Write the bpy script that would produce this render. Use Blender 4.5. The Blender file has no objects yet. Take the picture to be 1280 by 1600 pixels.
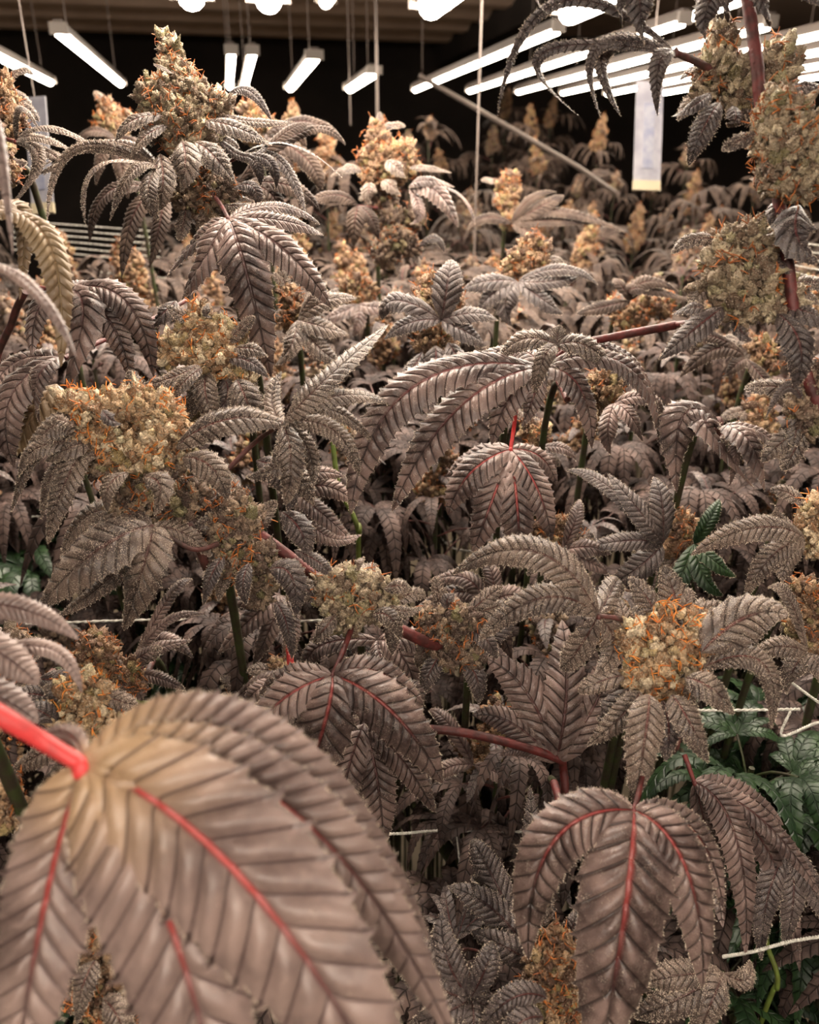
import bpy, math, random
import numpy as np
from mathutils import Vector, Matrix

# ------------------------------------------------------------------ camera, world, exposure
SC = bpy.context.scene
COL = SC.collection
CAM_Z = 1.5
F = 1250.0                                   # focal length in pixels of the 1280x1600 frame
PITCH = math.atan(535 / F)
YAW = math.atan(290 / math.hypot(F, 535))    # camera turned right of the room's long axis
cd = bpy.data.cameras.new('camera'); cam = bpy.data.objects.new('camera', cd); COL.objects.link(cam)
cam.location = (0, 0, CAM_Z)
cam.rotation_euler = (math.pi / 2 - PITCH, 0, -YAW)
cd.sensor_fit = 'VERTICAL'; cd.sensor_height = 36.0; cd.lens = 36.0 * F / 1600
cd.clip_start = 0.01
cd.dof.use_dof = True; cd.dof.focus_distance = 0.46; cd.dof.aperture_fstop = 10.0
SC.camera = cam
W = bpy.data.worlds.new('world'); SC.world = W; W.use_nodes = True
bg = W.node_tree.nodes['Background']; bg.inputs[0].default_value = (1.0, .86, .76, 1); bg.inputs[1].default_value = 0.16
SC.view_settings.view_transform = 'Standard'; SC.view_settings.look = 'None'
SC.view_settings.gamma = 1; SC.view_settings.use_curve_mapping = False
SC.view_settings.exposure = 0.0
LAMP = 41.0                                  # strength of the grow-light tubes

MW = cam.matrix_basis.to_3x3()
MW = np.array(Matrix.Rotation(-YAW, 3, 'Z') @ Matrix.Rotation(math.pi / 2 - PITCH, 3, 'X'))
CAMP = np.array([0, 0, CAM_Z])
def P(x, y, d):
    """world point seen at photo position x, y lying d metres deep"""
    v = np.array([(x - 640) / F * d, -(y - 800) / F * d, -d])
    return CAMP + MW @ v
TOCAM = MW @ np.array([0, 0, 1.0]); UP = np.array([0, 0, 1.0]); RIGHT = MW @ np.array([1.0, 0, 0]); IMUP = MW @ np.array([0, 1.0, 0])
rng = np.random.default_rng(7); R = random.Random(5)
def unit(v): v = np.asarray(v, float); return v / (np.linalg.norm(v, axis=-1, keepdims=True) + 1e-12)

# ------------------------------------------------------------------ materials
class NT:
    def __init__(s, name):
        s.m = bpy.data.materials.new(name); s.m.use_nodes = True; s.t = s.m.node_tree; s.t.nodes.clear()
        s.out = s.t.nodes.new('ShaderNodeOutputMaterial'); s.b = s.t.nodes.new('ShaderNodeBsdfPrincipled')
        s.t.links.new(s.b.outputs[0], s.out.inputs[0])
    def n(s, k, **kw):
        o = s.t.nodes.new('ShaderNode' + k)
        for a, b in kw.items(): setattr(o, a, b)
        return o
    def put(s, sock, v):
        if isinstance(v, bpy.types.NodeSocket): s.t.links.new(v, sock)
        elif isinstance(v, (tuple, list)): sock.default_value = tuple(v) + ((1,) if len(v) == 3 and len(sock.default_value) == 4 else ())
        else: sock.default_value = v
    def math(s, op, a, b=0.0, c=0.0):
        o = s.n('Math', operation=op); s.put(o.inputs[0], a); s.put(o.inputs[1], b); s.put(o.inputs[2], c); return o.outputs[0]
    def ss(s, v, lo, hi):
        o = s.n('MapRange', interpolation_type='SMOOTHSTEP'); s.put(o.inputs[0], v); s.put(o.inputs[1], lo); s.put(o.inputs[2], hi); return o.outputs[0]
    def mix(s, f, a, b):
        o = s.n('Mix', data_type='RGBA'); s.put(o.inputs[0], f); s.put(o.inputs[6], a); s.put(o.inputs[7], b); return o.outputs[2]
    def noise(s, scale, detail=2, vec=None):
        o = s.n('TexNoise'); o.inputs['Scale'].default_value = scale; o.inputs['Detail'].default_value = detail
        s.put(o.inputs[0], vec if vec else s.obj()); return o.outputs[0]
    def voro(s, scale):
        o = s.n('TexVoronoi'); o.inputs['Scale'].default_value = scale; s.put(o.inputs[0], s.obj()); return o
    def obj(s):
        if not hasattr(s, '_c'): s._c = s.n('TexCoord')
        return s._c.outputs['Object']
    def attr(s, name):
        o = s.n('Attribute'); o.attribute_name = name; return o
    def bump(s, h, strength, dist):
        o = s.n('Bump'); s.put(o.inputs['Height'], h); o.inputs['Strength'].default_value = strength; o.inputs['Distance'].default_value = dist
        s.put(s.b.inputs['Normal'], o.outputs[0])

def leaf_mat(name, base, light, vein, frost_col, frost, speck=1500, rough=.42, red=(.36, .05, .045), warm=None, vw=.76, mw=.10, spec=.5):
    t = NT(name); uv = t.n('UVMap'); uv.uv_map = 'UVMap'; sx = t.n('SeparateXYZ'); t.put(sx.inputs[0], uv.outputs[0])
    au = t.math('ABSOLUTE', sx.outputs[0]); ph = t.math('FRACT', sx.outputs[1])
    v = t.math('MULTIPLY', t.math('ABSOLUTE', t.math('SUBTRACT', ph, .5)), 2)
    vm = t.ss(v, vw, 1.0); mm = t.math('SUBTRACT', 1.0, t.ss(au, .2 * mw, mw))
    a = t.attr('leafdat'); sc = t.n('SeparateColor'); t.put(sc.inputs[0], a.outputs['Color'])
    tt, rnd, rd = sc.outputs[0], sc.outputs[1], sc.outputs[2]
    big = t.ss(t.noise(45, 3), .35, .7); fine = t.noise(330, 3)
    c = t.mix(big, base, light)
    c = t.mix(t.math('MULTIPLY', t.ss(fine, .45, .7), .35), c, light)
    if warm: c = t.mix(t.math('MULTIPLY', t.math('SUBTRACT', 1.0, t.ss(tt, .05, .4)), .6), c, warm)
    c = t.mix(t.math('MULTIPLY', vm, .75), c, vein)
    redm = t.math('MULTIPLY', mm, t.math('MULTIPLY', rd, t.math('SUBTRACT', 1.0, t.ss(tt, .35, .8))))
    c = t.mix(t.math('MULTIPLY', mm, .7), c, vein)
    c = t.mix(redm, c, red)
    vo = t.voro(speck); vo.feature = 'F1'
    dots = t.math('SUBTRACT', 1.0, t.ss(vo.outputs[0], .12, .46))
    patch = t.ss(t.noise(160, 2), .62 - .5 * frost, .95 - .45 * frost)
    edge = t.math('MULTIPLY', t.ss(au, .8, 1.0), .5 * min(1, frost * 1.5))
    fm = t.math('MINIMUM', t.math('ADD', t.math('MULTIPLY', dots, patch), t.math('MULTIPLY', edge, dots)), 1.0)
    fm = t.math('MULTIPLY', fm, min(1., frost + .25))
    c = t.mix(fm, c, frost_col)
    t.put(t.b.inputs['Base Color'], c); t.b.inputs['Roughness'].default_value = rough
    t.b.inputs['Specular IOR Level'].default_value = spec
    h = t.math('ADD', t.math('MULTIPLY', t.math('MAXIMUM', vm, mm), -1.0), t.math('ADD', t.math('MULTIPLY', fine, .5), t.math('MULTIPLY', dots, .5 * frost)))
    t.bump(h, .9, .0009)
    t.m.use_backface_culling = False
    return t.m

def bud_mat(name, dark, mid, light, frost_col, speck=1100, fa=.7):
    t = NT(name); a = t.attr('leafdat'); sc = t.n('SeparateColor'); t.put(sc.inputs[0], a.outputs['Color'])
    c = t.mix(t.ss(sc.outputs[1], .15, .5), dark, mid); c = t.mix(t.ss(sc.outputs[1], .55, .9), c, light)
    c = t.mix(t.math('MULTIPLY', t.ss(t.noise(420, 4), .42, .62), .6), c, dark)
    c = t.mix(t.math('MULTIPLY', t.ss(sc.outputs[2], .8, .95), .35), c, (.30, .31, .10))
    vo = t.voro(speck); dots = t.math('SUBTRACT', 1.0, t.ss(vo.outputs[0], .2, .5))
    n2 = t.ss(t.noise(500, 2), .35, .6)
    c = t.mix(t.math('MULTIPLY', t.math('MULTIPLY', dots, n2), fa), c, frost_col)
    t.put(t.b.inputs['Base Color'], c); t.b.inputs['Roughness'].default_value = .55
    t.b.inputs['Specular IOR Level'].default_value = .4
    t.bump(t.math('ADD', dots, t.math('MULTIPLY', t.noise(600, 3), 2.0)), 1.0, .0013)
    return t.m

def plain(name, col, rough=.6, col2=None, scale=40, metallic=0, bump=0, spec=.4):
    t = NT(name)
    if col2: t.put(t.b.inputs['Base Color'], t.mix(t.ss(t.noise(scale, 4), .35, .65), col, col2))
    else: t.put(t.b.inputs['Base Color'], col)
    t.b.inputs['Roughness'].default_value = rough; t.b.inputs['Metallic'].default_value = metallic
    t.b.inputs['Specular IOR Level'].default_value = spec
    if bump: t.bump(t.noise(scale * 3, 4), .6, bump)
    return t.m
def emit(name, col, s):
    t = NT(name); t.put(t.b.inputs['Base Color'], (.8, .8, .8)); t.put(t.b.inputs['Emission Color'], col); t.b.inputs['Emission Strength'].default_value = s
    return t.m

FR = (.76, .63, .50)
M = dict(
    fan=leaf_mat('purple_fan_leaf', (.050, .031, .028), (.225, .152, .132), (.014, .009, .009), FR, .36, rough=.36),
    fill=leaf_mat('shade_tinted_purple_leaf', (.026, .016, .014), (.10, .066, .056), (.010, .007, .006), FR, .06, speck=900, rough=.6, spec=.2),  # darker copy of the fan leaf, canopy shade put into its colour
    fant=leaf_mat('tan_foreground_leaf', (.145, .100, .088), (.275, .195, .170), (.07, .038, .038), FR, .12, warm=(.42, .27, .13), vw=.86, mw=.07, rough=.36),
    frosty=leaf_mat('frosted_leaf', (.052, .035, .030), (.17, .12, .095), (.014, .009, .008), FR, .75),
    dark=leaf_mat('dark_frosted_leaf', (.042, .030, .030), (.10, .074, .068), (.010, .007, .007), (.55, .45, .38), .62),
    back=leaf_mat('dimmed_distant_purple_leaf', (.032, .020, .016), (.10, .068, .052), (.012, .008, .007), FR, .08, speck=700, rough=.6, spec=.2),  # leaf copy darkened so the dim far light sits in its colour
    green=leaf_mat('green_leaf', (.010, .026, .010), (.026, .058, .018), (.007, .017, .006), FR, .02, red=(.10, .16, .03)),
    brown=leaf_mat('brown_under_leaf', (.16, .10, .055), (.26, .18, .10), (.32, .22, .11), FR, .15),
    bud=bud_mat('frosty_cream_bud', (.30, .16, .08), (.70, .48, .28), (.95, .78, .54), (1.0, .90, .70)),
    budd=bud_mat('shade_tinted_brown_bud', (.10, .06, .045), (.25, .165, .115), (.42, .30, .20), (.72, .60, .46), fa=.55),  # darker brown bud copy, shade of the lower buds put into its colour
    budg=bud_mat('grey_green_bud', (.18, .115, .075), (.42, .32, .21), (.66, .54, .36), (.90, .80, .62), fa=.65),
    budb=bud_mat('small_bud', (.12, .06, .035), (.30, .17, .09), (.46, .30, .17), (.8, .62, .42), speck=700, fa=.5),
    pist=plain('orange_pistil', (.50, .16, .03), .55, (.26, .07, .02), 300),
    pistl=plain('bright_orange_pistil', (.80, .30, .05), .55, (.50, .13, .025), 300),
    hair=plain('pale_resin_hair', (.66, .55, .43), .4),
    stem=plain('red_stem', (.13, .024, .022), .5, (.055, .015, .013), 150, bump=.0008),
    redp=plain('bright_red_petiole', (.62, .05, .05), .45, (.42, .04, .04), 120),
    stemd=plain('dark_red_stem', (.11, .035, .03), .55, (.05, .025, .02), 150, bump=.0008),
    stemg=plain('green_stem', (.034, .044, .013), .55, (.03, .022, .013), 120, bump=.0005),
    lime=plain('lime_green_stem', (.12, .17, .03), .5, (.09, .11, .02), 120),
    twine=plain('white_twine', (.62, .60, .54), .8, (.42, .40, .35), 400, bump=.001),
    wire=plain('steel_wire', (.15, .12, .105), .5, metallic=.3),
)
# ------------------------------------------------------------------ mesh helpers
class MB:
    """collects pieces and links them as one mesh"""
    def __init__(s): s.v = []; s.q = []; s.uv = []; s.c = []; s.mi = []; s.k = 0
    def add(s, v, faces, uv=None, col=None, mi=0):
        """v (n,3); faces (m,k) one face size per call; uv (n,2), col (n,3) per vertex"""
        v = np.asarray(v, float); n = len(v); fl = faces if isinstance(faces, list) else [faces]
        for f in fl:
            s.q.append(np.asarray(f, int) + s.k); s.mi.append(np.full(len(f), mi))
        s.v.append(v); s.k += n
        s.uv.append(uv if uv is not None else np.zeros((n, 2)))
        if col is None: col = np.full((n, 3), .5)
        s.c.append(np.broadcast_to(col, (n, 3)))
    def mesh(s, name, mats, origin=(0, 0, 0), smooth=True):
        v = np.concatenate(s.v) - np.asarray(origin, float); uv = np.concatenate(s.uv); c = np.concatenate(s.c)
        loops = np.concatenate([f.ravel() for f in s.q]).astype(np.int32)
        tot = np.concatenate([np.full(len(f), f.shape[1]) for f in s.q]).astype(np.int32)
        st = np.concatenate([[0], np.cumsum(tot)[:-1]]).astype(np.int32)
        me = bpy.data.meshes.new(name)
        me.vertices.add(len(v)); me.vertices.foreach_set('co', v.ravel().astype(np.float32))
        me.loops.add(len(loops)); me.loops.foreach_set('vertex_index', loops)
        me.polygons.add(len(tot)); me.polygons.foreach_set('loop_start', st); me.polygons.foreach_set('loop_total', tot)
        me.polygons.foreach_set('material_index', np.concatenate(s.mi).astype(np.int32))
        me.polygons.foreach_set('use_smooth', np.full(len(tot), smooth))
        l = me.uv_layers.new(name='UVMap'); l.data.foreach_set('uv', uv[loops].ravel().astype(np.float32))
        ca = me.color_attributes.new('leafdat', 'FLOAT_COLOR', 'POINT')
        ca.data.foreach_set('color', np.concatenate([c, np.ones((len(c), 1))], 1).ravel().astype(np.float32))
        for m in mats: me.materials.append(m)
        me.update(calc_edges=True)
        return me

def link(name, data, parent=None, loc=(0, 0, 0)):
    o = bpy.data.objects.new(name, data); COL.objects.link(o); o.location = tuple(float(a) for a in loc)
    if parent: o.parent = parent
    return o
def tag(o, label=None, cat=None, group=None, kind=None):
    if label: o['label'] = label
    if cat: o['category'] = cat
    if group: o['group'] = group
    if kind: o['kind'] = kind
    return o

def bez(a, m, b, t):
    """curve through a, m (half way), b"""
    c = 2 * m - .5 * (a + b); t = t[:, None]
    return (1 - t) ** 2 * a + 2 * t * (1 - t) * c + t * t * b, unit(2 * (1 - t) * (c - a) + 2 * t * (b - c))

def leaflet(mb, a, m, b, wid, nref, teeth=14, s=4, cols=8, roll=0.0, red=.15, hairs=0, curl=.12, cup=.0, quilt=.085, seed=None, wav=.02):
    """serrated leaflet along the curve a-m-b, its rows laid along the side veins"""
    r = np.random.default_rng(seed if seed is not None else rng.integers(1 << 30))
    rnd = r.random(); nr = teeth * s + 1; ti = np.linspace(0, 1, nr)
    L = np.linalg.norm(m - a) + np.linalg.norm(b - m)
    def w(t): t = np.clip(t, 0, 1); return (t ** .62) * ((1 - t) ** .82) / .405 * (1 - .0 * t)
    def w2(t): return np.clip(w(t), 0, None) * np.clip((1.03 - t) * 6, 0, 1)
    u = np.linspace(-1, 1, cols + 1); U, T = np.meshgrid(u, ti); au = np.abs(U)
    k = .55 * wid / L
    T2 = T + au * k * np.clip(w(T), 0, 1.1) * (1 - T) ** .35; T2 = np.clip(T2, 0, 1)
    fr = (np.arange(nr) % s) / s; tooth = np.where(fr == 0, .17, -.07 + .1 * fr)
    tooth = tooth * np.clip(ti * 6, 0, 1) * np.clip((1 - ti) * 8, 0, 1)
    hw = .5 * wid * (w(T2) + .03 * (1 - T2)) * (1 + tooth[:, None] * au ** 4)
    C, Tn = bez(a, m, b, T2.ravel())
    nref = unit(nref); B = unit(np.cross(Tn, nref)); N = unit(np.cross(B, Tn))
    tr = T2.ravel()[:, None]; ang = roll + (r.random() - .5) * .3 * tr
    B, N = B * np.cos(ang) + N * np.sin(ang), N * np.cos(ang) - B * np.sin(ang)
    z = -curl * wid * au ** 2 * w(T2) + cup * wid * au * w(T2)
    q = np.sin(np.pi * ((np.arange(nr) % s) / s))[:, None] * np.ones_like(U)
    z = z + quilt * wid * q * np.sin(np.pi * np.clip(au, .0, 1) ** .7 * .93) * np.clip(w(T2), 0, 1)
    z = z + .05 * wid * np.clip(au * 6, 0, 1) * np.clip(w(T2) * 1.5, 0, 1)
    ph = r.random() * 6
    z = z + wav * wid * np.sin(T2 * 17 + ph + np.sign(U) * 1.5) * au * w(T2) * 2
    V = C + B * (U * hw).ravel()[:, None] + N * z.ravel()[:, None]
    nc = cols + 1; i, j = np.meshgrid(np.arange(nr - 1), np.arange(cols), indexing='ij'); q0 = (i * nc + j).ravel()
    faces = np.stack([q0, q0 + 1, q0 + nc + 1, q0 + nc], 1)
    uv = np.stack([U.ravel(), np.repeat(np.arange(nr) / s, nc)], 1)
    col = np.stack([T2.ravel(), np.full(T2.size, rnd), np.full(T2.size, red)], 1)
    mb.add(V, faces, uv, col, 0)
    if hairs:
        n = int(hairs * L * wid * .6 * 1e6 * .55); Vg = V.reshape(nr, nc, 3)
        fi = r.random(n) * (nr - 1.01); fj = r.random(n) * (cols - .01); i0 = fi.astype(int); j0 = fj.astype(int)
        fa = (fi - i0)[:, None]; fb = (fj - j0)[:, None]
        p = (Vg[i0, j0] * (1 - fa) + Vg[i0 + 1, j0] * fa) * (1 - fb) + (Vg[i0, j0 + 1] * (1 - fa) + Vg[i0 + 1, j0 + 1] * fa) * fb
        nn = N.reshape(nr, nc, 3)[i0, j0]
        hair_add(mb, p, nn, r, .00055)
        ne = int(L / .00045)                                # a fringe along both edges
        for e, sg in ((0, -1), (cols, 1)):
            fi = r.random(ne) * (nr - 1.01); i0 = fi.astype(int); fa = (fi - i0)[:, None]
            p = Vg[i0, e] * (1 - fa) + Vg[i0 + 1, e] * fa
            hair_add(mb, p, B.reshape(nr, nc, 3)[i0, e] * sg + .5 * N.reshape(nr, nc, 3)[i0, e], r, .0006)

def hair_add(mb, p, n, r, ln, mi=1):
    k = len(p)
    if not k: return
    d = unit(n + r.normal(size=(k, 3)) * .45); s = unit(np.cross(d, r.normal(size=(k, 3))))
    l = ln * (.6 + .8 * r.random((k, 1))); wd = .00008
    v = np.stack([p - s * wd * .7, p + s * wd * .7, p + d * l + s * wd * 1.1, p + d * l - s * wd * 1.1], 1).reshape(-1, 3)
    mb.add(v, np.arange(4 * k).reshape(k, 4), mi=mi)

def tube(mb, pts, rad, seg=7, mi=0, col=None):
    pts = np.asarray(pts, float); n = len(pts); rad = np.broadcast_to(np.asarray(rad, float), (n,))
    t = unit(np.gradient(pts, axis=0)); ref = np.array([.31, .17, .93]) if abs(t[:, 2]).mean() < .8 else np.array([1, .1, .05])
    a = unit(np.cross(t, ref)); b = np.cross(t, a); th = np.linspace(0, 2 * np.pi, seg, endpoint=False)
    v = pts[:, None] + rad[:, None, None] * (np.cos(th)[None, :, None] * a[:, None] + np.sin(th)[None, :, None] * b[:, None])
    i, j = np.meshgrid(np.arange(n - 1), np.arange(seg), indexing='ij')
    f = np.stack([i * seg + j, i * seg + (j + 1) % seg, (i + 1) * seg + (j + 1) % seg, (i + 1) * seg + j], -1).reshape(-1, 4)
    mb.add(v.reshape(-1, 3), f, col=col, mi=mi)
    for e, idx in ((0, np.arange(seg)[::-1]), (n - 1, np.arange(seg))):
        mb.add(v[e], idx[None], col=col, mi=mi)

def smooth_path(pts, n=8):
    pts = [np.asarray(p, float) for p in pts]; out = []
    for i in range(len(pts) - 1):
        p0 = pts[max(i - 1, 0)]; p1 = pts[i]; p2 = pts[i + 1]; p3 = pts[min(i + 2, len(pts) - 1)]
        for k in range(n):
            t = k / n
            out.append(.5 * (2 * p1 + (p2 - p0) * t + (2 * p0 - 5 * p1 + 4 * p2 - p3) * t * t + (3 * p1 - p0 - 3 * p2 + p3) * t ** 3))
    out.append(pts[-1]); return np.array(out)

def calyx_template(rings, seg):
    z = np.linspace(0, 1, rings + 2)[1:-1]; prof = np.sin(np.pi * z ** .9) ** .6 * (1 - .30 * z)
    th = np.linspace(0, 2 * np.pi, seg, endpoint=False)
    v = [np.stack([.55 * p * np.cos(th), .55 * p * np.sin(th), np.full(seg, zz * 1.1)], 1) for p, zz in zip(prof, z)]
    v = np.concatenate([[[0, 0, 0]], *v, [[0.04, 0, 1.16]]]); f = []; n = len(z)
    for i in range(n - 1):
        for j in range(seg): f.append([1 + i * seg + j, 1 + i * seg + (j + 1) % seg, 1 + (i + 1) * seg + (j + 1) % seg, 1 + (i + 1) * seg + j])
    for j in range(seg):
        f.append([0, 1 + (j + 1) % seg, 1 + j, 1 + j]); k = 1 + (n - 1) * seg; f.append([k + j, k + (j + 1) % seg, len(v) - 1, len(v) - 1])
    q = [a for a in f if len(set(a)) == 4]; t = [list(dict.fromkeys(a)) for a in f if len(set(a)) == 3]
    return v, np.array(q), np.array(t)
CAL_HI = calyx_template(5, 8); CAL_LO = calyx_template(3, 6)

def bud_meshes(blobs, cs, seed, hi=True, dens=1.0, orange=.5, hairs=10, up=UP, plen=1.0):
    """blobs: (centre, radius); cs: calyx width. returns (bud MB, pistil MB)"""
    r = np.random.default_rng(seed); mb = MB(); pm = MB()
    cen = np.array([b[0] for b in blobs]); rad = np.array([b[1] for b in blobs])
    pos = []; nor = []; hot = []
    for c, ra in zip(cen, rad):
        n = max(6, int(dens * 4 * math.pi * ra ** 2 / (cs ** 2 * .75)))
        i = np.arange(n) + .5; ph = np.arccos(1 - 2 * i / n); th = math.pi * (1 + 5 ** .5) * i + r.random() * 6
        d = np.stack([np.cos(th) * np.sin(ph), np.sin(th) * np.sin(ph), np.cos(ph)], 1)
        q = unit(r.normal(size=(4, 3)))                      # lumps on the surface
        lump = 1 + .20 * np.sin(6 * (d @ q[0])) * np.sin(5 * (d @ q[1]) + 1) + .06 * r.normal(size=n)
        p = c + d * (ra * .86 * lump)[:, None]
        keep = np.ones(n, bool)
        for c2, r2 in zip(cen, rad):
            if not np.allclose(c2, c): keep &= np.linalg.norm(p - c2, axis=1) > r2 * .72
        pos.append(p[keep]); nor.append(d[keep])
        hc = unit(r.normal(size=(5, 3)) + up * .3); hot.append(np.max(d[keep] @ hc.T, axis=1) > 1 - .25 * orange)
        # the solid heart of the lump, its dark colour painting shade into the crevices
        v, qf, tf = CAL_HI if hi else CAL_LO
        vv = (v - [0, 0, .68]) * [1.8, 1.8, 1.25] * ra * .8 + c
        mb.add(vv, [qf, tf], col=(.5, .05, .1))
    pos = np.concatenate(pos); nor = np.concatenate(nor); hot = np.concatenate(hot); n = len(pos)
    ax = unit(nor + .40 * up + r.normal(size=(n, 3)) * .35)
    x = unit(np.cross(ax, r.normal(size=(n, 3)))); y = np.cross(ax, x)
    sz = cs * (.80 + .85 * r.random(n) ** 1.6); el = .85 + .5 * r.random(n)
    v, qf, tf = CAL_HI if hi else CAL_LO; nv = len(v)
    loc = v[None] * np.stack([sz, sz * (.7 + .4 * r.random(n)), sz * el], 1)[:, None]
    if hi: loc = loc * (1 + .17 * r.normal(size=(n, nv, 1)))
    V = pos[:, None] - ax[:, None] * (sz * .5)[:, None, None] + loc[..., :1] * x[:, None] + loc[..., 1:2] * y[:, None] + loc[..., 2:] * ax[:, None]
    col = np.stack([np.full(n, .5), r.random(n), r.random(n)], 1)
    col = np.repeat(col, nv, 0); off = (np.arange(n) * nv)[:, None, None]
    mb.add(V.reshape(-1, 3), [(qf[None] + off).reshape(-1, 4), (tf[None] + off).reshape(-1, 3)], col=col)
    if hairs:
        m = n * hairs; ii = r.integers(0, n, m); jj = r.integers(1, nv, m)
        p = V[ii, jj] * .8 + V[ii, r.integers(1, nv, m)] * .2; cc = pos[ii] + ax[ii] * (sz[ii] * .2)[:, None]
        p = V[ii, jj]
        hair_add(mb, p, unit(p - cc) + .3 * nor[ii], r, .0006)
    # pistils: bunched where hot
    sel = np.where(hot | (r.random(n) < .06 * orange))[0]; cnt = 3 if hi else 2
    for s_ in sel:
        for _ in range(cnt):
            p = pos[s_] + ax[s_] * sz[s_] * (.5 + .3 * r.random()); d = unit(nor[s_] + .5 * up + r.normal(size=3) * .6)
            cu = r.normal(size=3) * .9; pts = [p]; st = cs * plen * (.15 + .12 * r.random())
            for _k in range(5 if hi else 3):
                d = unit(d + cu * .8); p = p + d * st; pts.append(p)
            tube(pm, pts, np.linspace(.00034, .0002, len(pts)) * (1 if hi else 1.7), 3 if not hi else 4)
    if not pm.v: tube(pm, [cen[0], cen[0] + up * .001, cen[0] + up * .002], .0003, 3)
    return mb, pm
# ------------------------------------------------------------------ the room
def box(mb, c, s, mi=0):
    c = np.array(c, float); s = np.array(s, float) / 2
    v = np.array([[x, y, z] for x in (-1, 1) for y in (-1, 1) for z in (-1, 1)]) * s + c
    mb.add(v, np.array([[0, 1, 3, 2], [4, 6, 7, 5], [0, 4, 5, 1], [2, 3, 7, 6], [0, 2, 6, 4], [1, 5, 7, 3]]), mi=mi)
def struct(name, mb, mat): return tag(link(name, mb.mesh(name, [mat], smooth=False)), kind='structure')
m_wall = plain('dark_wall', (.020, .015, .013), .8, (.030, .022, .019), 2)
m_ceil = plain('brown_metal_ceiling', (.62, .46, .36), .6, (.74, .56, .45), 3)
m_ceil2 = plain('grey_brown_ceiling', (.50, .38, .31), .7, (.60, .46, .38), 1.5)
m_floor = plain('concrete_floor', (.10, .078, .05), .7, (.15, .118, .08), 6)
YB = 9.9; CEIL = 2.7
b = MB(); box(b, (.7, 4, -.05), (11, 14, .1)); struct('floor', b, m_floor)
b = MB(); box(b, (.7, YB + .1, 1.4), (11, .2, 3)); struct('wall_back', b, m_wall)
b = MB(); box(b, (-4.9, 4, 1.4), (.2, 14, 3)); struct('wall_left', b, m_wall)
b = MB(); box(b, (6.3, 4, 1.4), (.2, 14, 3)); struct('wall_right', b, m_wall)
b = MB(); box(b, (.7, -3.1, 1.4), (11, .2, 3)); struct('wall_front', b, m_wall)
b = MB(); box(b, (.7, 4, 2.95), (11, 14, .1)); struct('ceiling', b, m_ceil2)
# corrugated ceiling deck on the left, its ribs running across the room
b = MB(); ys = np.arange(2.0, YB - .3, .16); prof = np.where((np.arange(len(ys)) // 2) % 2 == 0, 0, .06)
for x0, x1 in ((-4.78, 2.35),):
    v = np.concatenate([np.stack([np.full(len(ys), x0), ys * 1.0, CEIL + prof], 1), np.stack([np.full(len(ys), x1), ys, CEIL + prof], 1)])
    k = len(ys); i = np.arange(k - 1); b.add(v, np.stack([i, i + 1, i + 1 + k, i + k], 1))
for i, yy in enumerate((2.6, 4.0)): box(b, (-1.2, yy, CEIL - .05), (7.1, .10, .09))
deck = tag(link('ceiling', b.mesh('ceiling_deck', [m_ceil], smooth=False)), kind='structure')
b = MB(); box(b, (2.45, 5.2, CEIL - .02), (.2, 9.0, .28)); tag(link('trim_1', b.mesh('trim', [m_wall], smooth=False)), kind='structure')

m_tube = emit('lit_tube', (1, .86, .70), LAMP); m_tube2 = emit('bright_lit_tube', (1, .87, .73), LAMP * 1.45); m_house = plain('lamp_housing', (.16, .13, .115), .45, metallic=.3)
m_cap = plain('lamp_end_cap', (.34, .30, .27), .4)
def bar_mesh(L, w, mt):
    h = MB(); box(h, (0, L / 2, .018), (w * .74, L, .010)); box(h, (0, L / 2, .026), (w * .5, L, .012))
    e = MB(); th = np.linspace(math.pi * .86, 2.14 * math.pi, 9)
    n = 9; v = []
    for y in (.012, L - .012): v += [[w * .30 * math.cos(t), y, .008 + w * .28 * math.sin(t)] for t in th]
    e.add(v, [np.array([[i, i + 1, i + 1 + n, i + n] for i in range(n - 1)]), np.array([list(range(n))[::-1], [n + i for i in range(n)]])])
    c = MB(); box(c, (0, 0, .016), (w * 1.06, .010, .022))
    return h.mesh('lamp_housing', [m_house], smooth=False), e.mesh('tube', [mt]), c.mesh('end_cap', [m_cap], smooth=False)
BARS = {}
def lamp(x, y0, y1, w, label, group=None, z=None):
    L = round(y1 - y0, 2)
    mt = m_tube2 if y1 < 2 else m_tube
    if (L, w) not in BARS: BARS[(L, w)] = bar_mesh(L, w, mt)
    h, e, c = BARS[(L, w)]; z = CAM_Z + .25 if z is None else z
    r = link('grow_lamp', None, None, (x, y0, z)); tag(r, label, 'lamp', group)
    link('housing', h, r); link('light_tube', e, r); link('end_cap', c, r, (0, .004, 0)); link('end_cap', c, r, (0, L - .004, 0))
    for yy in (.12, L - .12):
        wr = MB(); tube(wr, [(0, 0, .025), (0, 0, CEIL - z + (.2 if x > 2.3 else .0))], .0012, 5)
        link('hanging_wire', wr.mesh('hanging_wire', [M['wire']]), r, (0, yy, 0))
def XB(px, D): return (px - 350) / 1360 * D
for px, y0, y1, lab in ((-75, .9, 3.1, 'long lit tube lamp cropped by the upper left edge'), (120, 1.2, 3.1, 'lit tube lamp sloping into the far left corner above the pale strip'), (215, 2.0, 3.1, 'lit tube lamp just left of the tall centre-left flower spike')):
    lamp(XB(px, 3.1), y0, y1, .034, lab)
for px, y0, lab in ((368, 2.25, 'left half of the pair of short upright lamps right of the tall flower spike'), (390, 2.25, 'right half of the pair of short upright lamps right of the tall flower spike'), (458, 2.3, 'short slanted lamp between the upright pair and the dim small lamp'), (548, 2.6, 'small dim lamp left of the long slanted lamps')):
    lamp(XB(px, 3.1), y0, 3.12, .032 if px < 400 else .044, lab)
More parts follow.
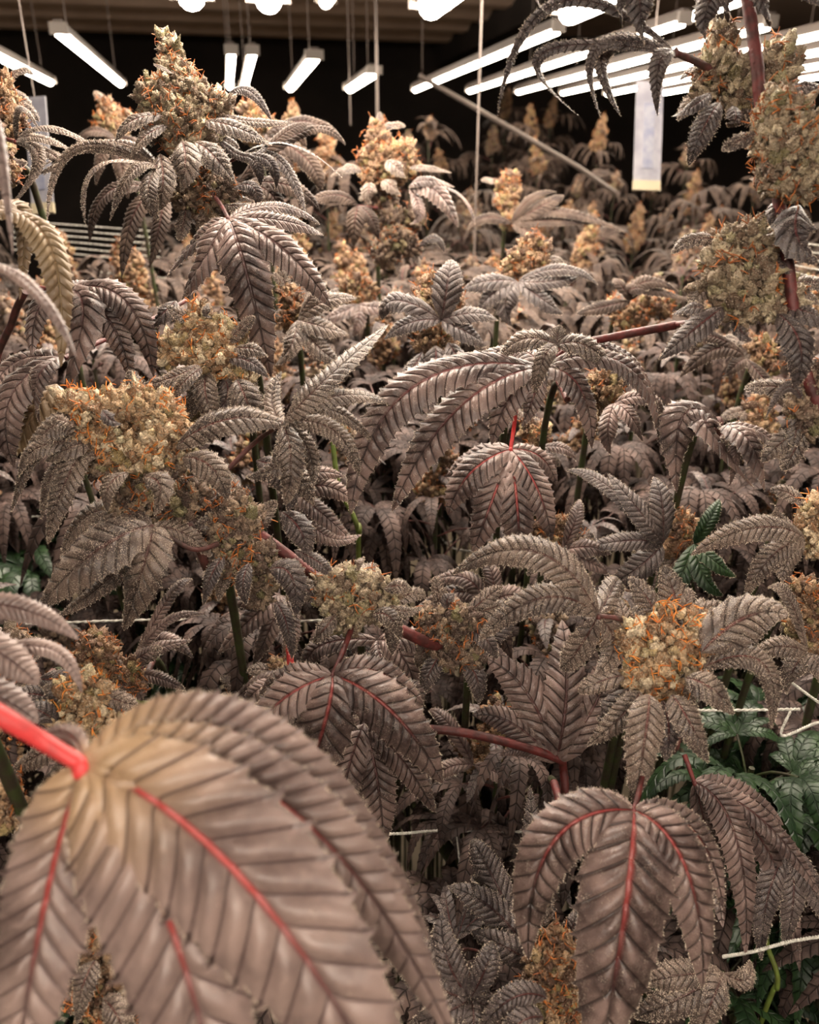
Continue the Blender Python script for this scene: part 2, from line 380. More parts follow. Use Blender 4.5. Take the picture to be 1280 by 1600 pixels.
for px, y0, lab in ((648, 1.76, 'leftmost of the long slanted lamps on the right'), (735, 1.62, 'second long slanted lamp from the left on the right side'), (815, 1.62, 'third long slanted lamp, crossing behind the curled thin leaves'),
                    (890, 1.62, 'fourth long slanted lamp behind the curled thin leaves'), (965, 1.62, 'fifth long slanted lamp ending beside the hanging strip'), (1045, 1.62, 'slanted lamp ending just right of the hanging strip'), (1125, 1.62, 'slanted lamp passing behind the right-hand flower stem')):
    lamp(XB(px, 3.12), y0, 3.12, .026, lab)
for px, lab in ((325, 'lamp end at the top edge above the tall flower spike'), (432, 'lamp end at the top edge right of the tall flower spike'), (670, 'lamp end at the top edge near the middle'), (890, 'lamp end at the top edge among the hanging leaf tips')):
    lamp(XB(px, 1.58), .45, 1.58, .07, lab)
for x, w_ in ((-.45, 'leftmost'), (-.2, 'second from left'), (.12, 'third from left'), (.6, 'rightmost')):      # unseen lamp row added behind the camera, continuing the grid for front light
    lamp(x, -1.2, -.15, .06, f'{w_} tube lamp of the unseen row added for front light behind the viewpoint', 'added lamps over the near plants')
for x, w_ in ((-3.2, 'leftmost'), (-1.2, 'second from left'), (.8, 'third from left'), (3.6, 'rightmost')):          # unseen lamps added close under the ceiling deck to brighten it
    lamp(x, 5.0, 6.6, .14, f'{w_} unseen tube lamp added close under the ceiling to brighten it', 'added ceiling lamps over the far rows', CEIL - .12)

# hanging pale strips
m_strip = plain('milky_plastic', (.15, .145, .16), .35, (.10, .098, .115), 30)
m_strip2 = plain('yellow_light_tint', (.22, .185, .12), .5)  # brighter yellow end, light at the strip's foot put into the colour
def strip(x, y0, y1, wpx, d, label, tilt=0):
    p0 = P(x, y0, d); p1 = P(x + tilt, y1, d); L = np.linalg.norm(p1 - p0); w = wpx / F * d
    r = link('hanging_strip', None, None, p1); tag(r, label, 'strip')
    ax = unit(p0 - p1); sd = unit(np.cross(ax, TOCAM)); nn = np.cross(sd, ax)
    def slab(mb, a, b_, hw, th, off=0):
        v = [ax * t + sd * s_ * hw + nn * (n_ * th + off) for t in (a, b_) for s_ in (-1, 1) for n_ in (-1, 1)]
        mb.add(v, np.array([[0, 1, 3, 2], [4, 6, 7, 5], [0, 4, 5, 1], [2, 3, 7, 6], [0, 2, 6, 4], [1, 5, 7, 3]]))
    m = MB(); slab(m, 0, L, w / 2, .0018); link('sleeve', m.mesh('sleeve', [m_strip], smooth=False), r)
    m = MB(); slab(m, 0, L * .09, w / 2 * 1.02, .003); link('light_painted_end', m.mesh('light_painted_end', [m_strip2], smooth=False), r)
    m = MB(); slab(m, L * .2, L * .8, w * .2, .0006, .0024); link('printed_patch', m.mesh('patch', [plain('blue_grey_patch', (.08, .085, .12), .5, (.13, .13, .15), 60)], smooth=False), r)
    m = MB(); tube(m, [ax * L, ax * L + np.array([0, 0, CEIL - p0[2]])], .0009, 5); link('string', m.mesh('string', [M['wire']]), r)
strip(1016, 128, 298, 42, 1.35, 'pale translucent strip hanging on the right below the slanted lamps', -6)
strip(54, 152, 334, 34, 1.15, 'pale translucent strip hanging at the left behind the dark leaves', 14)

def wire(name, label, pts, rad, mat, cat):
    m = MB(); tube(m, pts, rad, 6); o = pts[0]
    return tag(link(name, m.mesh(name, [M[mat]], origin=o), None, o), label, cat)
def hang(x, y, d, top, label, rad=.0016):
    p = P(x, y, d); q = p.copy(); q[2] = CEIL; wire('hanging_wire', label, [p, q], rad, 'wire', 'wire')
hang(741, 400, 1.25, 0, 'thin steel wire hanging straight down right of the middle flower spike')
hang(590, 195, 1.6, 0, 'steel wire hanging just above the tip of the middle flower spike', .003)
hang(548, 195, 2.3, 0, 'thin steel wire hanging below the small dim lamp')
wire('support_pole', 'slim grey pole slanting down across the dark background right of centre', [P(655, 118, 1.75), P(905, 262, 1.9), P(960, 300, 1.95)], .0055, 'wire', 'pole')

# ------------------------------------------------------------------ twine nets
def net(label, lines, rad=.0011, mat='twine'):
    o = None; root = None
    for ln in lines:
        pts = smooth_path([P(*p) for p in ln], 6)
        if root is None: o = pts[0].copy(); root = tag(link('trellis_net', None, None, o), label, 'net')
        m = MB()
        d1 = pts.copy(); n = len(pts) * 6; t = np.linspace(0, len(pts) - 1, n); q = np.stack([np.interp(t, np.arange(len(pts)), pts[:, i]) for i in range(3)], 1)
        for s_ in (0, math.pi):
            a = t * 9 + s_; off = np.stack([np.zeros(n), np.sin(a), np.cos(a)], 1) * rad * .45
            tube(m, q + off, rad * .62, 5)
        link('twine', m.mesh('twine', [M[mat]], origin=o), root)
net('white twine net stretched low between the stems under the near plants', [
    [(40, 975, .62), (260, 968, .62), (420, 972, .62), (640, 962, .62)],
    [(480, 1300, .56), (610, 1303, .56), (690, 1298, .56), (830, 1300, .56)],
    [(640, 1222, .62), (690, 1215, .62), (760, 1208, .62)],
    [(712, 1296, .56), (718, 1345, .55), (722, 1400, .54)],
    [(1010, 1106, .52), (1100, 1110, .52), (1250, 1108, .52)],
    [(1225, 1057, .50), (1262, 1085, .50), (1320, 1125, .49)],
    [(1130, 1495, .44), (1180, 1486, .44), (1240, 1470, .44), (1310, 1460, .44)],
    [(1235, 1112, .5), (1222, 1150, .5), (1275, 1130, .5), (1310, 1125, .5)],
    [(-20, 812, .75), (90, 806, .75), (240, 810, .75)], [(480, 884, .8), (600, 874, .8), (720, 842, .8)], [(680, 820, .78), (712, 858, .78), (820, 860, .78)]])
net('cluster of pale twine lines at the left below the hanging strip', [
    [(20, 345 + k * 9, 1.5), (120, 352 + k * 9, 1.5), (250, 362 + k * 10, 1.5)] for k in range(6)] + [[(20, 540, 1.2), (70, 546, 1.2), (200, 541, 1.2)], [(150, 425, 1.3), (260, 434, 1.3), (330, 432, 1.3)]], .0011)
net('bundle of pale twine lines at the right edge behind the red stem', [
    [(1180, 372 + k * 9, .95), (1250, 380 + k * 12, .95), (1330, 388 + k * 14, .95)] for k in range(5)], .0009)
# ------------------------------------------------------------------ traced near plants
NR = unit(.72 * TOCAM + .5 * UP)
def plant_root(label, base, group=None):
    return tag(link('cannabis_plant', None, None, (base[0], base[1], 0)), label, 'plant', group)
def add_fan(root, o, leaf, name='fan_leaf'):
    """leaf = dict(hub, d, lf=[(mx,my,tx,ty,w[,dm,dt,roll])], m, pet=[(x,y,d)..], teeth, hairs, ...)"""
    d = leaf['d']; hub = P(*leaf['hub'], d); mb = MB(); hi = leaf.get('hi', 1)
    mat = leaf.get('m', 'fan'); hairs = leaf.get('hairs', {'frosty': .55, 'dark': .5}.get(mat, .12 if mat in ('fan',) else 0))
    for i, f in enumerate(leaf['lf']):
        f = list(f) + [None] * (8 - len(f)); mx, my, tx, ty, w = f[:5]
        dm = -.012 if f[5] is None else f[5]; dt = 0 if f[6] is None else f[6]; roll = 0 if f[7] is None else f[7]
        a = hub; m = P(mx, my, d + dm); b = P(tx, ty, d + dt); wid = w / F * d
        Lp = (math.hypot(mx - leaf['hub'][0], my - leaf['hub'][1]) + math.hypot(tx - mx, ty - my)) / w
        teeth = leaf.get('teeth') or int(min(24, max(9, Lp * 4.2)))
        leaflet(mb, a, m, b, wid, leaf.get('n', NR), teeth, 4 if hi < 2 else 8, 8 if hi < 2 else 20, roll, leaf.get('red', .12), hairs, leaf.get('curl', .14), leaf.get('cup', 0), leaf.get('quilt', .085), wav=leaf.get('wav', .02))
    me = mb.mesh(name, [M[mat], M['hair']], origin=o); ob = link(name, me, root)
    if leaf.get('label'): ob['label'] = leaf['label']
    if leaf.get('pet'):
        pts = smooth_path([hub] + [P(*p) for p in leaf['pet']], 6); pm = MB()
        tube(pm, pts, np.linspace(leaf.get('pr', .0011), leaf.get('pr', .0011) * 1.35, len(pts)), 8)
        if leaf.get('knob', 1):
            th = leaf.get('pr', .0011) * 1.6
            v, qf, tf = CAL_HI; pm.add((v - [0, 0, .68]) * th * 1.7 + hub + TOCAM * .001, [qf, tf])
        link('petiole', pm.mesh('petiole', [M[leaf.get('pm', 'stem')]], origin=o), ob)
    return ob
SEED = [100]
def hero(label, buds=(), leaves=(), stems=(), sugar=(), base=None, group=None, stemm='stemd', sr=.0026):
    """buds: dict(d, blobs=[(x,y,r[,dd])], m, cs, orange); sugar: single blades (x0,y0,mx,my,tx,ty,w,d[,mat,dm,dt,roll])"""
    if base is None:
        bl = buds[0]['blobs']; lo = max(bl, key=lambda q: q[1]); dd = buds[0]['d']; base = (lo[0], lo[1], dd)
    bw = P(*base) + unit(np.array([-TOCAM[0], -TOCAM[1], 0])) * .12; root = plant_root(label, bw, group); o = np.array([bw[0], bw[1], 0])
    for bu in buds:
        d = bu['d']; SEED[0] += 1
        blobs = [(P(q[0], q[1], d + (q[3] if len(q) > 3 else 0)), q[2] / F * d * .9) for q in bu['blobs']]
        bm, pm = bud_meshes(blobs, bu.get('cs', .0048) * .95, SEED[0], bu.get('hi', True), bu.get('dens', .72), bu.get('orange', .5), int(bu.get('hairs', 10) * 1.3))
        ob = link('flower_bud', bm.mesh('flower_bud', [M[bu.get('m', 'bud')], M['hair']], origin=o), root)
        tag(link('pistil_tuft', pm.mesh('pistil_tuft', [M['pistl' if bu.get('m', 'bud') == 'bud' else 'pist']], origin=o), ob), kind='stuff')
        r = np.random.default_rng(SEED[0] * 3)
        for k in range(bu.get('sug', 5)):                # short blades between the calyxes
            c, ra = blobs[r.integers(len(blobs))]; dr = r.normal(size=3); dr = unit(dr - TOCAM * (dr @ TOCAM) * .8 - UP * .3)
            a = c + dr * ra * .6; ln = (.012 + .014 * r.random()); m_ = a + dr * ln * .6 + UP * .001; b_ = a + dr * ln + UP * (-.006 + .010 * r.random())
            mb = MB(); leaflet(mb, a, m_, b_, ln * .42, unit(TOCAM + UP * .6), 7, 3, 6, 0, .2, .5, seed=int(r.integers(1 << 30)))
            link('sugar_leaf', mb.mesh('sugar_leaf', [M['frosty'], M['hair']], origin=o), root)
    for s_ in sugar:
        s_ = list(s_) + [None] * (13 - len(s_)); d = s_[7]; mb = MB(); mat = s_[8] or 'frosty'
        dm = -.008 if s_[9] is None else s_[9]; dt = 0 if s_[10] is None else s_[10]; w = s_[6] / F * d
        Lp = (math.hypot(s_[2] - s_[0], s_[3] - s_[1]) + math.hypot(s_[4] - s_[2], s_[5] - s_[3])) / s_[6]
        leaflet(mb, P(s_[0], s_[1], d), P(s_[2], s_[3], d + dm), P(s_[4], s_[5], d + dt), w, NR, int(min(22, max(7, Lp * 4.4))), 4, 8, s_[11] or 0, .25, .6 if mat in ('frosty', 'dark') else .12, .16)
        link('sugar_leaf', mb.mesh('sugar_leaf', [M[mat], M['hair']], origin=o), root)
    for lf in leaves: add_fan(root, o, lf)
    st = list(stems) or [([base], sr, stemm)]
    for i, (pts, rad, mt) in enumerate(st):
        w = [P(*p) for p in pts]
        if i == 0 and not (len(pts) > 1 and pts[-1] == 'free'):
            e = w[-1]; w = w + [np.array([(e[0] + bw[0]) / 2, (e[1] + bw[1]) / 2, e[2] - .07]), np.array([bw[0] + .004, bw[1] + .01, e[2] * .5]), np.array([bw[0], bw[1], 0])]
            if len(pts) == 1: w = [w[0] + UP * .012 - TOCAM * .012, w[0] - TOCAM * .010] + w[1:]
        m = MB(); pp = smooth_path(w, 8); k = len(pp) if i else max(2, len(pp) - 20)
        tube(m, pp[:k], rad, 9)
        if k < len(pp): tube(m, pp[k - 1:], np.linspace(rad, .0026, len(pp) - k + 1), 9, 1)
        link('stem' if i == 0 else 'side_stem', m.mesh('stem', [M[mt], M['stemg']], origin=o), root)
    return root

# --- A: tall spike, upper left
hero('tall pointed flower spike with drooping purple leaves at the upper left, highest on the left',
  buds=[dict(d=.50, cs=.0050, m='budg', orange=.45, sug=10, blobs=[(262, 62, 14), (268, 85, 20), (275, 108, 24), (284, 132, 28), (240, 148, 26), (262, 158, 34), (300, 160, 38), (335, 168, 26), (290, 190, 40), (268, 205, 30), (318, 205, 30), (285, 225, 25), (350, 165, 14)]),
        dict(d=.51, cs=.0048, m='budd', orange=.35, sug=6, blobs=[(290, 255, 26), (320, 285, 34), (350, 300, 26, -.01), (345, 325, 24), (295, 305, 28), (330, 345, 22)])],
  sugar=[(255, 180, 205, 190, 180, 222, 34, .49), (262, 195, 225, 215, 205, 245, 26, .49), (320, 190, 370, 200, 425, 228, 40, .49), (330, 178, 395, 190, 460, 190, 22, .50, None, -.01), (350, 165, 385, 140, 425, 190, 24, .52, 'dark'),
         (285, 220, 290, 255, 282, 300, 50, .475), (305, 222, 335, 245, 368, 288, 46, .48), (240, 100, 258, 108, 275, 118, 8, .49), (340, 215, 385, 245, 420, 222, 20, .5, 'dark'), (365, 295, 395, 292, 405, 330, 26, .49, 'dark'), (250, 240, 255, 285, 248, 330, 40, .49), (350, 320, 372, 322, 405, 318, 18, .49)],
  leaves=[dict(d=.485, hub=(246, 262), m='frosty', pet=[(290, 255, .5)], lf=[(118, 232, 74, 345, 17, .02, .03, .5), (150, 262, 134, 352, 18, -.01, -.01, -.5), (205, 270, 172, 345, 26, -.01, .0), (140, 232, 68, 275, 20, .02, .04), (170, 222, 62, 262, 24, .03, .06), (232, 300, 250, 345, 30, -.01)]),
          dict(d=.50, hub=(372, 246), m='dark', pet=[(330, 265, .5)], lf=[(450, 226, 535, 278, 18, 0, 0, .7), (435, 250, 478, 336, 28, 0, 0, .3), (420, 252, 430, 300, 22), (400, 255, 405, 300, 20)]),
          dict(d=.46, hub=(357, 342), m='fan', pet=[(345, 320, .48), (330, 300, .5)], hairs=.35, lf=[(312, 372, 262, 430, 42, .0, .03), (325, 395, 283, 470, 62, -.01, .01), (385, 425, 424, 590, 74, -.015, .01), (445, 392, 519, 482, 60, -.01, .01), (440, 345, 506, 368, 38, .0, .02), (430, 322, 500, 350, 30, .02, .04)]),
          dict(d=.62, hub=(255, 300), m='back', lf=[(212, 330, 190, 435, 34), (170, 300, 140, 380, 34), (250, 350, 232, 420, 30)]),
          dict(d=.60, hub=(370, 290), m='back', lf=[(420, 300, 440, 350, 36), (450, 290, 500, 330, 34), (395, 330, 400, 400, 36), (475, 205, 540, 228, 24, 0, 0), (440, 212, 490, 195, 26)])],
  base=(320, 345, .51), stems=[([(330, 330, .51), (345, 380, .51), (360, 440, .515)], .0028, 'stemd')])

# --- B: middle background spike
hero('medium flower spike in the middle distance right of the tall one, its tip against darkness',
  buds=[dict(d=.80, cs=.0060, m='budb', hairs=5, orange=.6, blobs=[(588, 200, 12), (592, 222, 20), (600, 250, 28), (578, 246, 18), (630, 240, 20), (612, 268, 28), (585, 275, 22), (640, 260, 14)]),
        dict(d=.82, cs=.0060, m='budd', hairs=3, orange=.4, blobs=[(600, 310, 24), (650, 340, 18), (620, 375, 26), (640, 385, 18), (600, 395, 22), (615, 345, 24)])],
  sugar=[(565, 268, 545, 262, 515, 277, 24, .78), (640, 262, 668, 262, 706, 270, 16, .78), (605, 250, 620, 262, 634, 278, 30, .77), (598, 282, 612, 290, 626, 304, 28, .77), (580, 285, 576, 300, 580, 318, 26, .77), (655, 385, 680, 372, 695, 395, 20, .78, 'dark')],
  leaves=[dict(d=.77, hub=(560, 322), m='back', pet=[(590, 325, .8)], lf=[(515, 305, 460, 335, 26), (555, 345, 553, 385, 32), (520, 315, 500, 338, 16), (580, 340, 592, 375, 22), (500, 312, 470, 310, 16)]),
          dict(d=.76, hub=(640, 292), m='fan', lf=[(682, 300, 716, 355, 40), (665, 282, 710, 292, 24), (712, 300, 742, 352, 16, .02, .03, .6), (655, 330, 640, 350, 20)])])

# --- C: frosty bud centre left
hero('round frosty cream flower bud just above and right of the largest orange one',
  buds=[dict(d=.455, orange=.35, sug=7, blobs=[(312, 492, 22), (302, 512, 26), (330, 515, 28), (355, 530, 22), (368, 522, 16), (270, 545, 24), (300, 545, 30), (335, 550, 34), (262, 560, 16), (362, 568, 28), (380, 585, 22), (325, 575, 26)]),
        dict(d=.47, m='budd', orange=.3, sug=4, blobs=[(330, 625, 32), (370, 610, 26), (300, 640, 24)])],
  sugar=[(365, 545, 395, 545, 418, 556, 28, .44), (355, 560, 390, 565, 420, 590, 30, .45, 'dark'), (325, 580, 322, 620, 345, 668, 40, .45), (370, 592, 385, 625, 402, 668, 52, .435), (310, 570, 270, 590, 195, 612, 34, .44), (315, 575, 285, 600, 258, 635, 26, .435), (330, 500, 322, 485, 326, 474, 14, .45), (275, 470, 255, 490, 232, 512, 34, .47, 'dark'), (350, 590, 355, 620, 332, 650, 34, .455, 'dark')])

# --- D: largest bud, left
hero('largest orange and cream flower bud, at the left, with broad frosted leaves',
  buds=[dict(d=.42, cs=.0050, orange=.75, sug=10, blobs=[(115, 632, 24), (138, 640, 30), (165, 628, 20), (180, 650, 34), (212, 635, 34), (240, 640, 30), (262, 655, 28), (150, 665, 32), (200, 675, 38), (245, 680, 38), (285, 678, 22), (140, 690, 24), (175, 700, 28), (215, 712, 32), (250, 705, 28)]),
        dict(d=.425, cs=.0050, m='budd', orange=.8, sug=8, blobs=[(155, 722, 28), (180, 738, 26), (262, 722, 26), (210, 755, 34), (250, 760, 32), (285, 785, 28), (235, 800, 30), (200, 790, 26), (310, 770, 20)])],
  sugar=[(275, 700, 360, 655, 460, 668, 58, .405, None, -.015), (285, 715, 330, 730, 355, 782, 50, .405), (225, 745, 250, 760, 240, 805, 44, .40), (200, 738, 170, 760, 168, 800, 30, .405), (160, 640, 172, 655, 190, 662, 22, .40, 'dark'), (120, 665, 92, 655, 85, 650, 20, .41)],
  leaves=[dict(d=.42, hub=(140, 690), m='frosty', lf=[(75, 672, 18, 800, 46, -.01, .01), (85, 735, 65, 812, 30, 0, .01), (100, 760, 75, 850, 46, -.01), (60, 700, 30, 745, 34), (110, 700, 70, 720, 40)]),
          dict(d=.41, hub=(238, 822), m='frosty', hairs=.4, pet=[(300, 858, .42), (340, 850, .43)], pm='stemd', lf=[(150, 862, 58, 952, 92, -.015, .0), (225, 885, 192, 985, 76, -.01, .01), (170, 905, 90, 962, 40, .01, .02), (290, 835, 330, 870, 36, .01, .02), (165, 822, 130, 850, 46, .01, .02), (150, 800, 95, 870, 50, .02, .03)]),
          dict(d=.40, hub=(442, 662), m='frosty', hairs=.4, pet=[(400, 690, .42), (350, 740, .42)], pm='stemd', lf=[(505, 598, 608, 506, 44, -.01, .04), (535, 618, 625, 638, 36, -.01, .03), (515, 640, 592, 700, 34, .0, .02), (520, 672, 562, 745, 36, -.01, .0), (440, 720, 385, 745, 40, -.01, 0), (455, 720, 445, 790, 44), (425, 625, 440, 580, 30, .01, .02), (480, 700, 490, 760, 34, .01, .01)])],
  base=(300, 820, .43), stems=[([(240, 760, .43), (300, 830, .43), (330, 900, .45)], .003, 'stemd')])

# --- E: shaded buds hanging along red stem, centre left
hero('dark drooping flower branch with a red stem below and right of the largest bud',
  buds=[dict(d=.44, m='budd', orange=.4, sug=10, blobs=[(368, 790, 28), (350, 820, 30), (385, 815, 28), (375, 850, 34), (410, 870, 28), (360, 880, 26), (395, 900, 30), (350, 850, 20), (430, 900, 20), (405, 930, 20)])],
  sugar=[(420, 890, 455, 900, 462, 965, 46, .42, 'dark'), (440, 800, 470, 830, 478, 870, 44, .43, 'dark'), (350, 870, 330, 900, 318, 945, 26, .43, 'dark'), (390, 880, 380, 910, 385, 945, 26, .425, 'dark'), (430, 940, 448, 975, 456, 1030, 26, .43, 'dark'), (420, 760, 460, 745, 490, 790, 46, .43), (400, 720, 445, 745, 450, 800, 50, .43, 'dark'), (460, 860, 500, 880, 520, 905, 24, .43, 'dark')],
  leaves=[dict(d=.52, hub=(460, 770), m='fan', lf=[(510, 760, 560, 790, 36), (500, 800, 555, 850, 34), (490, 740, 540, 745, 30), (505, 835, 565, 835, 28)]),
          dict(d=.56, hub=(440, 930), m='fan', lf=[(400, 960, 340, 1022, 42), (425, 975, 395, 1040, 34), (400, 935, 355, 940, 36), (455, 985, 440, 1050, 30)])],
  base=(420, 850, .45), stems=[([(405, 835, .44), (450, 868, .445), (510, 915, .45), (590, 965, .45), (665, 1003, .46), (720, 1030, .5)], .0034, 'stem'), ([(452, 1000, .45), (454, 1040, .45), (458, 1068, .45)], .0020, 'redp')])

# --- F
hero('grey-green frosted flower bud over the star-shaped drooping leaf at the centre',
  buds=[dict(d=.43, m='budg', orange=.25, sug=9, hairs=14, blobs=[(515, 915, 24), (540, 910, 28), (570, 918, 28), (600, 922, 22), (520, 940, 28), (555, 945, 32), (590, 948, 26), (545, 970, 24), (615, 935, 14)])],
  sugar=[(600, 920, 625, 915, 645, 922, 26, .42), (580, 960, 610, 965, 626, 1000, 30, .42), (525, 960, 505, 985, 488, 1002, 28, .42), (610, 945, 630, 955, 660, 950, 20, .425), (490, 930, 470, 920, 455, 935, 20, .43, 'dark'), (560, 890, 560, 880, 570, 870, 14, .43)],
  leaves=[dict(d=.40, hub=(520, 1055), m='fan', red=.6, pet=[(535, 1020, .41), (552, 975, .43)], pm='stem', pr=.0012, lf=[(440, 1095, 392, 1160, 70, -.01, .0), (505, 1140, 460, 1265, 92, -.012, .02), (615, 1115, 692, 1225, 84, -.012, .01), (590, 1050, 662, 1100, 52, .0, .02), (450, 1058, 405, 1085, 44, .0, .02)]),
          dict(d=.46, hub=(570, 1130), m='fan', lf=[(545, 1200, 530, 1285, 56), (590, 1220, 600, 1320, 60), (630, 1190, 680, 1270, 46), (640, 1080, 640, 1140, 40)]),
          dict(d=.50, hub=(590, 1000), m='fan', lf=[(625, 1020, 655, 1090, 44), (650, 1000, 690, 1030, 40), (600, 1040, 630, 1085, 36), (500, 1010, 480, 1060, 36)])],
  base=(552, 970, .44))

# --- G
hero('small twin-lobed flower bud on the red stem at the centre, facing up',
  buds=[dict(d=.47, m='budd', orange=.65, sug=7, blobs=[(665, 968, 20), (690, 962, 24), (720, 966, 24), (740, 975, 16), (680, 990, 26), (715, 995, 24), (700, 1020, 26), (730, 1015, 20), (745, 1030, 14)])],
  sugar=[(700, 950, 700, 935, 712, 928, 22, .46, 'dark'), (735, 985, 760, 1000, 778, 1030, 30, .47, 'dark'), (690, 1020, 672, 1050, 660, 1085, 30, .47, 'dark'), (725, 1030, 745, 1060, 748, 1100, 34, .48, 'dark'), (745, 1000, 780, 985, 800, 960, 34, .48, 'dark')],
  leaves=[dict(d=.56, hub=(760, 955), m='fan', lf=[(720, 925, 640, 960, 34), (730, 905, 670, 910, 34), (770, 900, 740, 870, 28), (800, 930, 850, 960, 36), (780, 980, 800, 1030, 36)])])

# --- H hero right bud
hero('bright orange and cream flower bud at the right ringed by frosted leaves, one broad',
  buds=[dict(d=.40, cs=.0050, orange=.8, sug=12, hairs=14, blobs=[(992, 985, 20), (985, 1000, 22), (1030, 965, 24), (1060, 975, 32), (1090, 985, 34), (1110, 1000, 20), (1040, 1000, 34), (1075, 1015, 36), (1015, 1030, 26)]),
        dict(d=.405, cs=.0048, orange=.6, m='bud', sug=6, blobs=[(1010, 1060, 24), (1035, 1075, 24), (1060, 1050, 28), (1085, 1065, 22), (990, 1050, 18)])],
  sugar=[(1060, 960, 1052, 925, 1038, 884, 50, .40, None, 0), (1025, 960, 1008, 930, 982, 902, 40, .40, None, 0), (1088, 970, 1092, 950, 1100, 935, 20, .41), (1095, 1020, 1165, 965, 1233, 962, 82, .385, None, 0, -.01), (1095, 1045, 1190, 1035, 1205, 1140, 42, .39, None, -.01, .0),
         (1070, 1060, 1110, 1075, 1148, 1116, 52, .38), (1015, 1085, 1008, 1150, 990, 1258, 62, .375, None, -.01), (1050, 1085, 1078, 1130, 1108, 1192, 52, .385), (1000, 1080, 975, 1115, 918, 1165, 44, .39), (1035, 1095, 1045, 1140, 1040, 1190, 44, .39, 'dark'), (985, 1075, 955, 1110, 935, 1120, 40, .40, 'dark'), (1125, 1020, 1140, 1010, 1150, 1000, 16, .39), (970, 990, 975, 970, 965, 930, 34, .41)],
  leaves=[dict(d=.395, hub=(935, 962), m='frosty', pet=[(975, 970, .4), (1000, 1000, .41)], pm='stemd', lf=[(835, 862, 706, 898, 60, -.01, .02), (845, 935, 748, 1002, 52, -.015, .0), (900, 1020, 875, 1045, 46, .01, .02), (960, 915, 965, 908, 40, .02, .03), (912, 915, 905, 880, 36, .02, .04), (960, 1010, 930, 1055, 46, .01)])],
  base=(1040, 1080, .42))

# --- I upright-palmate leaf under it with red stem
hero('dark smooth hand-shaped leaf pointing up from the bare red stem',
  leaves=[dict(d=.47, hub=(868, 1192), m='fan', hairs=0, n=unit(TOCAM + UP * .3), lf=[(825, 1085, 758, 1028, 66, 0, .0), (885, 1080, 878, 968, 74, 0, .02), (935, 1090, 975, 985, 66, .0, .01), (800, 1130, 738, 1118, 46, 0, 0), (820, 1172, 780, 1182, 22, 0, 0), (910, 1140, 960, 1090, 40, .01, .02)])],
  base=(880, 1190, .47), stems=[([(650, 1138, .46), (720, 1144, .46), (800, 1162, .465), (868, 1184, .47), (880, 1200, .475), (879, 1260, .48)], .0026, 'stem')])

# --- J big drooping leaf bottom right
hero('big drooping five-fingered purple leaf with a red middle vein at the bottom right',
  leaves=[dict(d=.35, hub=(990, 1266), m='fan', red=.65, hi=2, hairs=.12, pet=[(998, 1240, .36), (1010, 1180, .38), (1020, 1110, .41)], pm='stem', lf=[(862, 1320, 826, 1500, 92, -.012, .01), (975, 1430, 930, 1690, 150, -.02, .0), (1072, 1360, 1098, 1545, 92, -.012, .01), (900, 1262, 855, 1330, 52, .01, .02), (1085, 1300, 1130, 1420, 54, .012, .02), (920, 1250, 870, 1290, 40, .02, .03)])],
  base=(1020, 1110, .42))

# --- K fans right of it
hero('purple fan leaves hanging in shade at the right edge behind the big drooping leaf',
  leaves=[dict(d=.44, hub=(1085, 1222), m='fan', hairs=0, pet=[(1070, 1180, .45)], lf=[(1195, 1285, 1285, 1405, 40, 0, 0), (1150, 1310, 1165, 1495, 56, -.01, 0), (1200, 1330, 1250, 1520, 48, .01, .02), (1110, 1330, 1130, 1450, 50, .01), (1160, 1240, 1225, 1290, 40, .01, .02)]),
          dict(d=.46, hub=(1235, 1320), m='dark', lf=[(1240, 1400, 1225, 1480, 40), (1200, 1400, 1190, 1500, 44), (1265, 1380, 1300, 1450, 40)])],
  base=(1060, 1180, .46))

# --- L bottom bud
hero('orange flower bud at the bottom tucked left of the big drooping leaf',
  buds=[dict(d=.385, m='budb', orange=.9, sug=5, hairs=10, cs=.0048, blobs=[(858, 1472, 24), (880, 1485, 24), (850, 1500, 26), (875, 1515, 30), (895, 1535, 22), (850, 1535, 26), (880, 1555, 28), (830, 1560, 24), (860, 1590, 34), (890, 1600, 26)])],
  sugar=[(855, 1560, 800, 1560, 745, 1618, 40, .37, 'dark'), (850, 1590, 810, 1600, 780, 1650, 40, .365, 'dark'), (1000, 1560, 960, 1570, 900, 1600, 50, .4), (880, 1480, 895, 1450, 900, 1420, 30, .40, 'dark')],
  leaves=[dict(d=.41, hub=(838, 1508), m='dark', lf=[(775, 1425, 700, 1385, 52, .0, .0), (790, 1480, 736, 1455, 44), (770, 1370, 737, 1312, 50, .01, .02), (838, 1400, 828, 1228, 62, .02, .04), (760, 1400, 742, 1380, 40, .02)]),
          dict(d=.385, hub=(735, 1560), m='dark', lf=[(700, 1500, 690, 1425, 50), (670, 1500, 640, 1395, 46), (680, 1540, 600, 1480, 50), (760, 1510, 770, 1470, 40), (700, 1580, 640, 1600, 46), (740, 1600, 730, 1660, 46), (780, 1570, 810, 1540, 30)]),
          dict(d=.40, hub=(1130, 1520), m='frosty', lf=[(1060, 1560, 990, 1590, 54), (1165, 1530, 1172, 1500, 30), (1110, 1570, 1080, 1640, 50), (1050, 1525, 1000, 1540, 44)])])

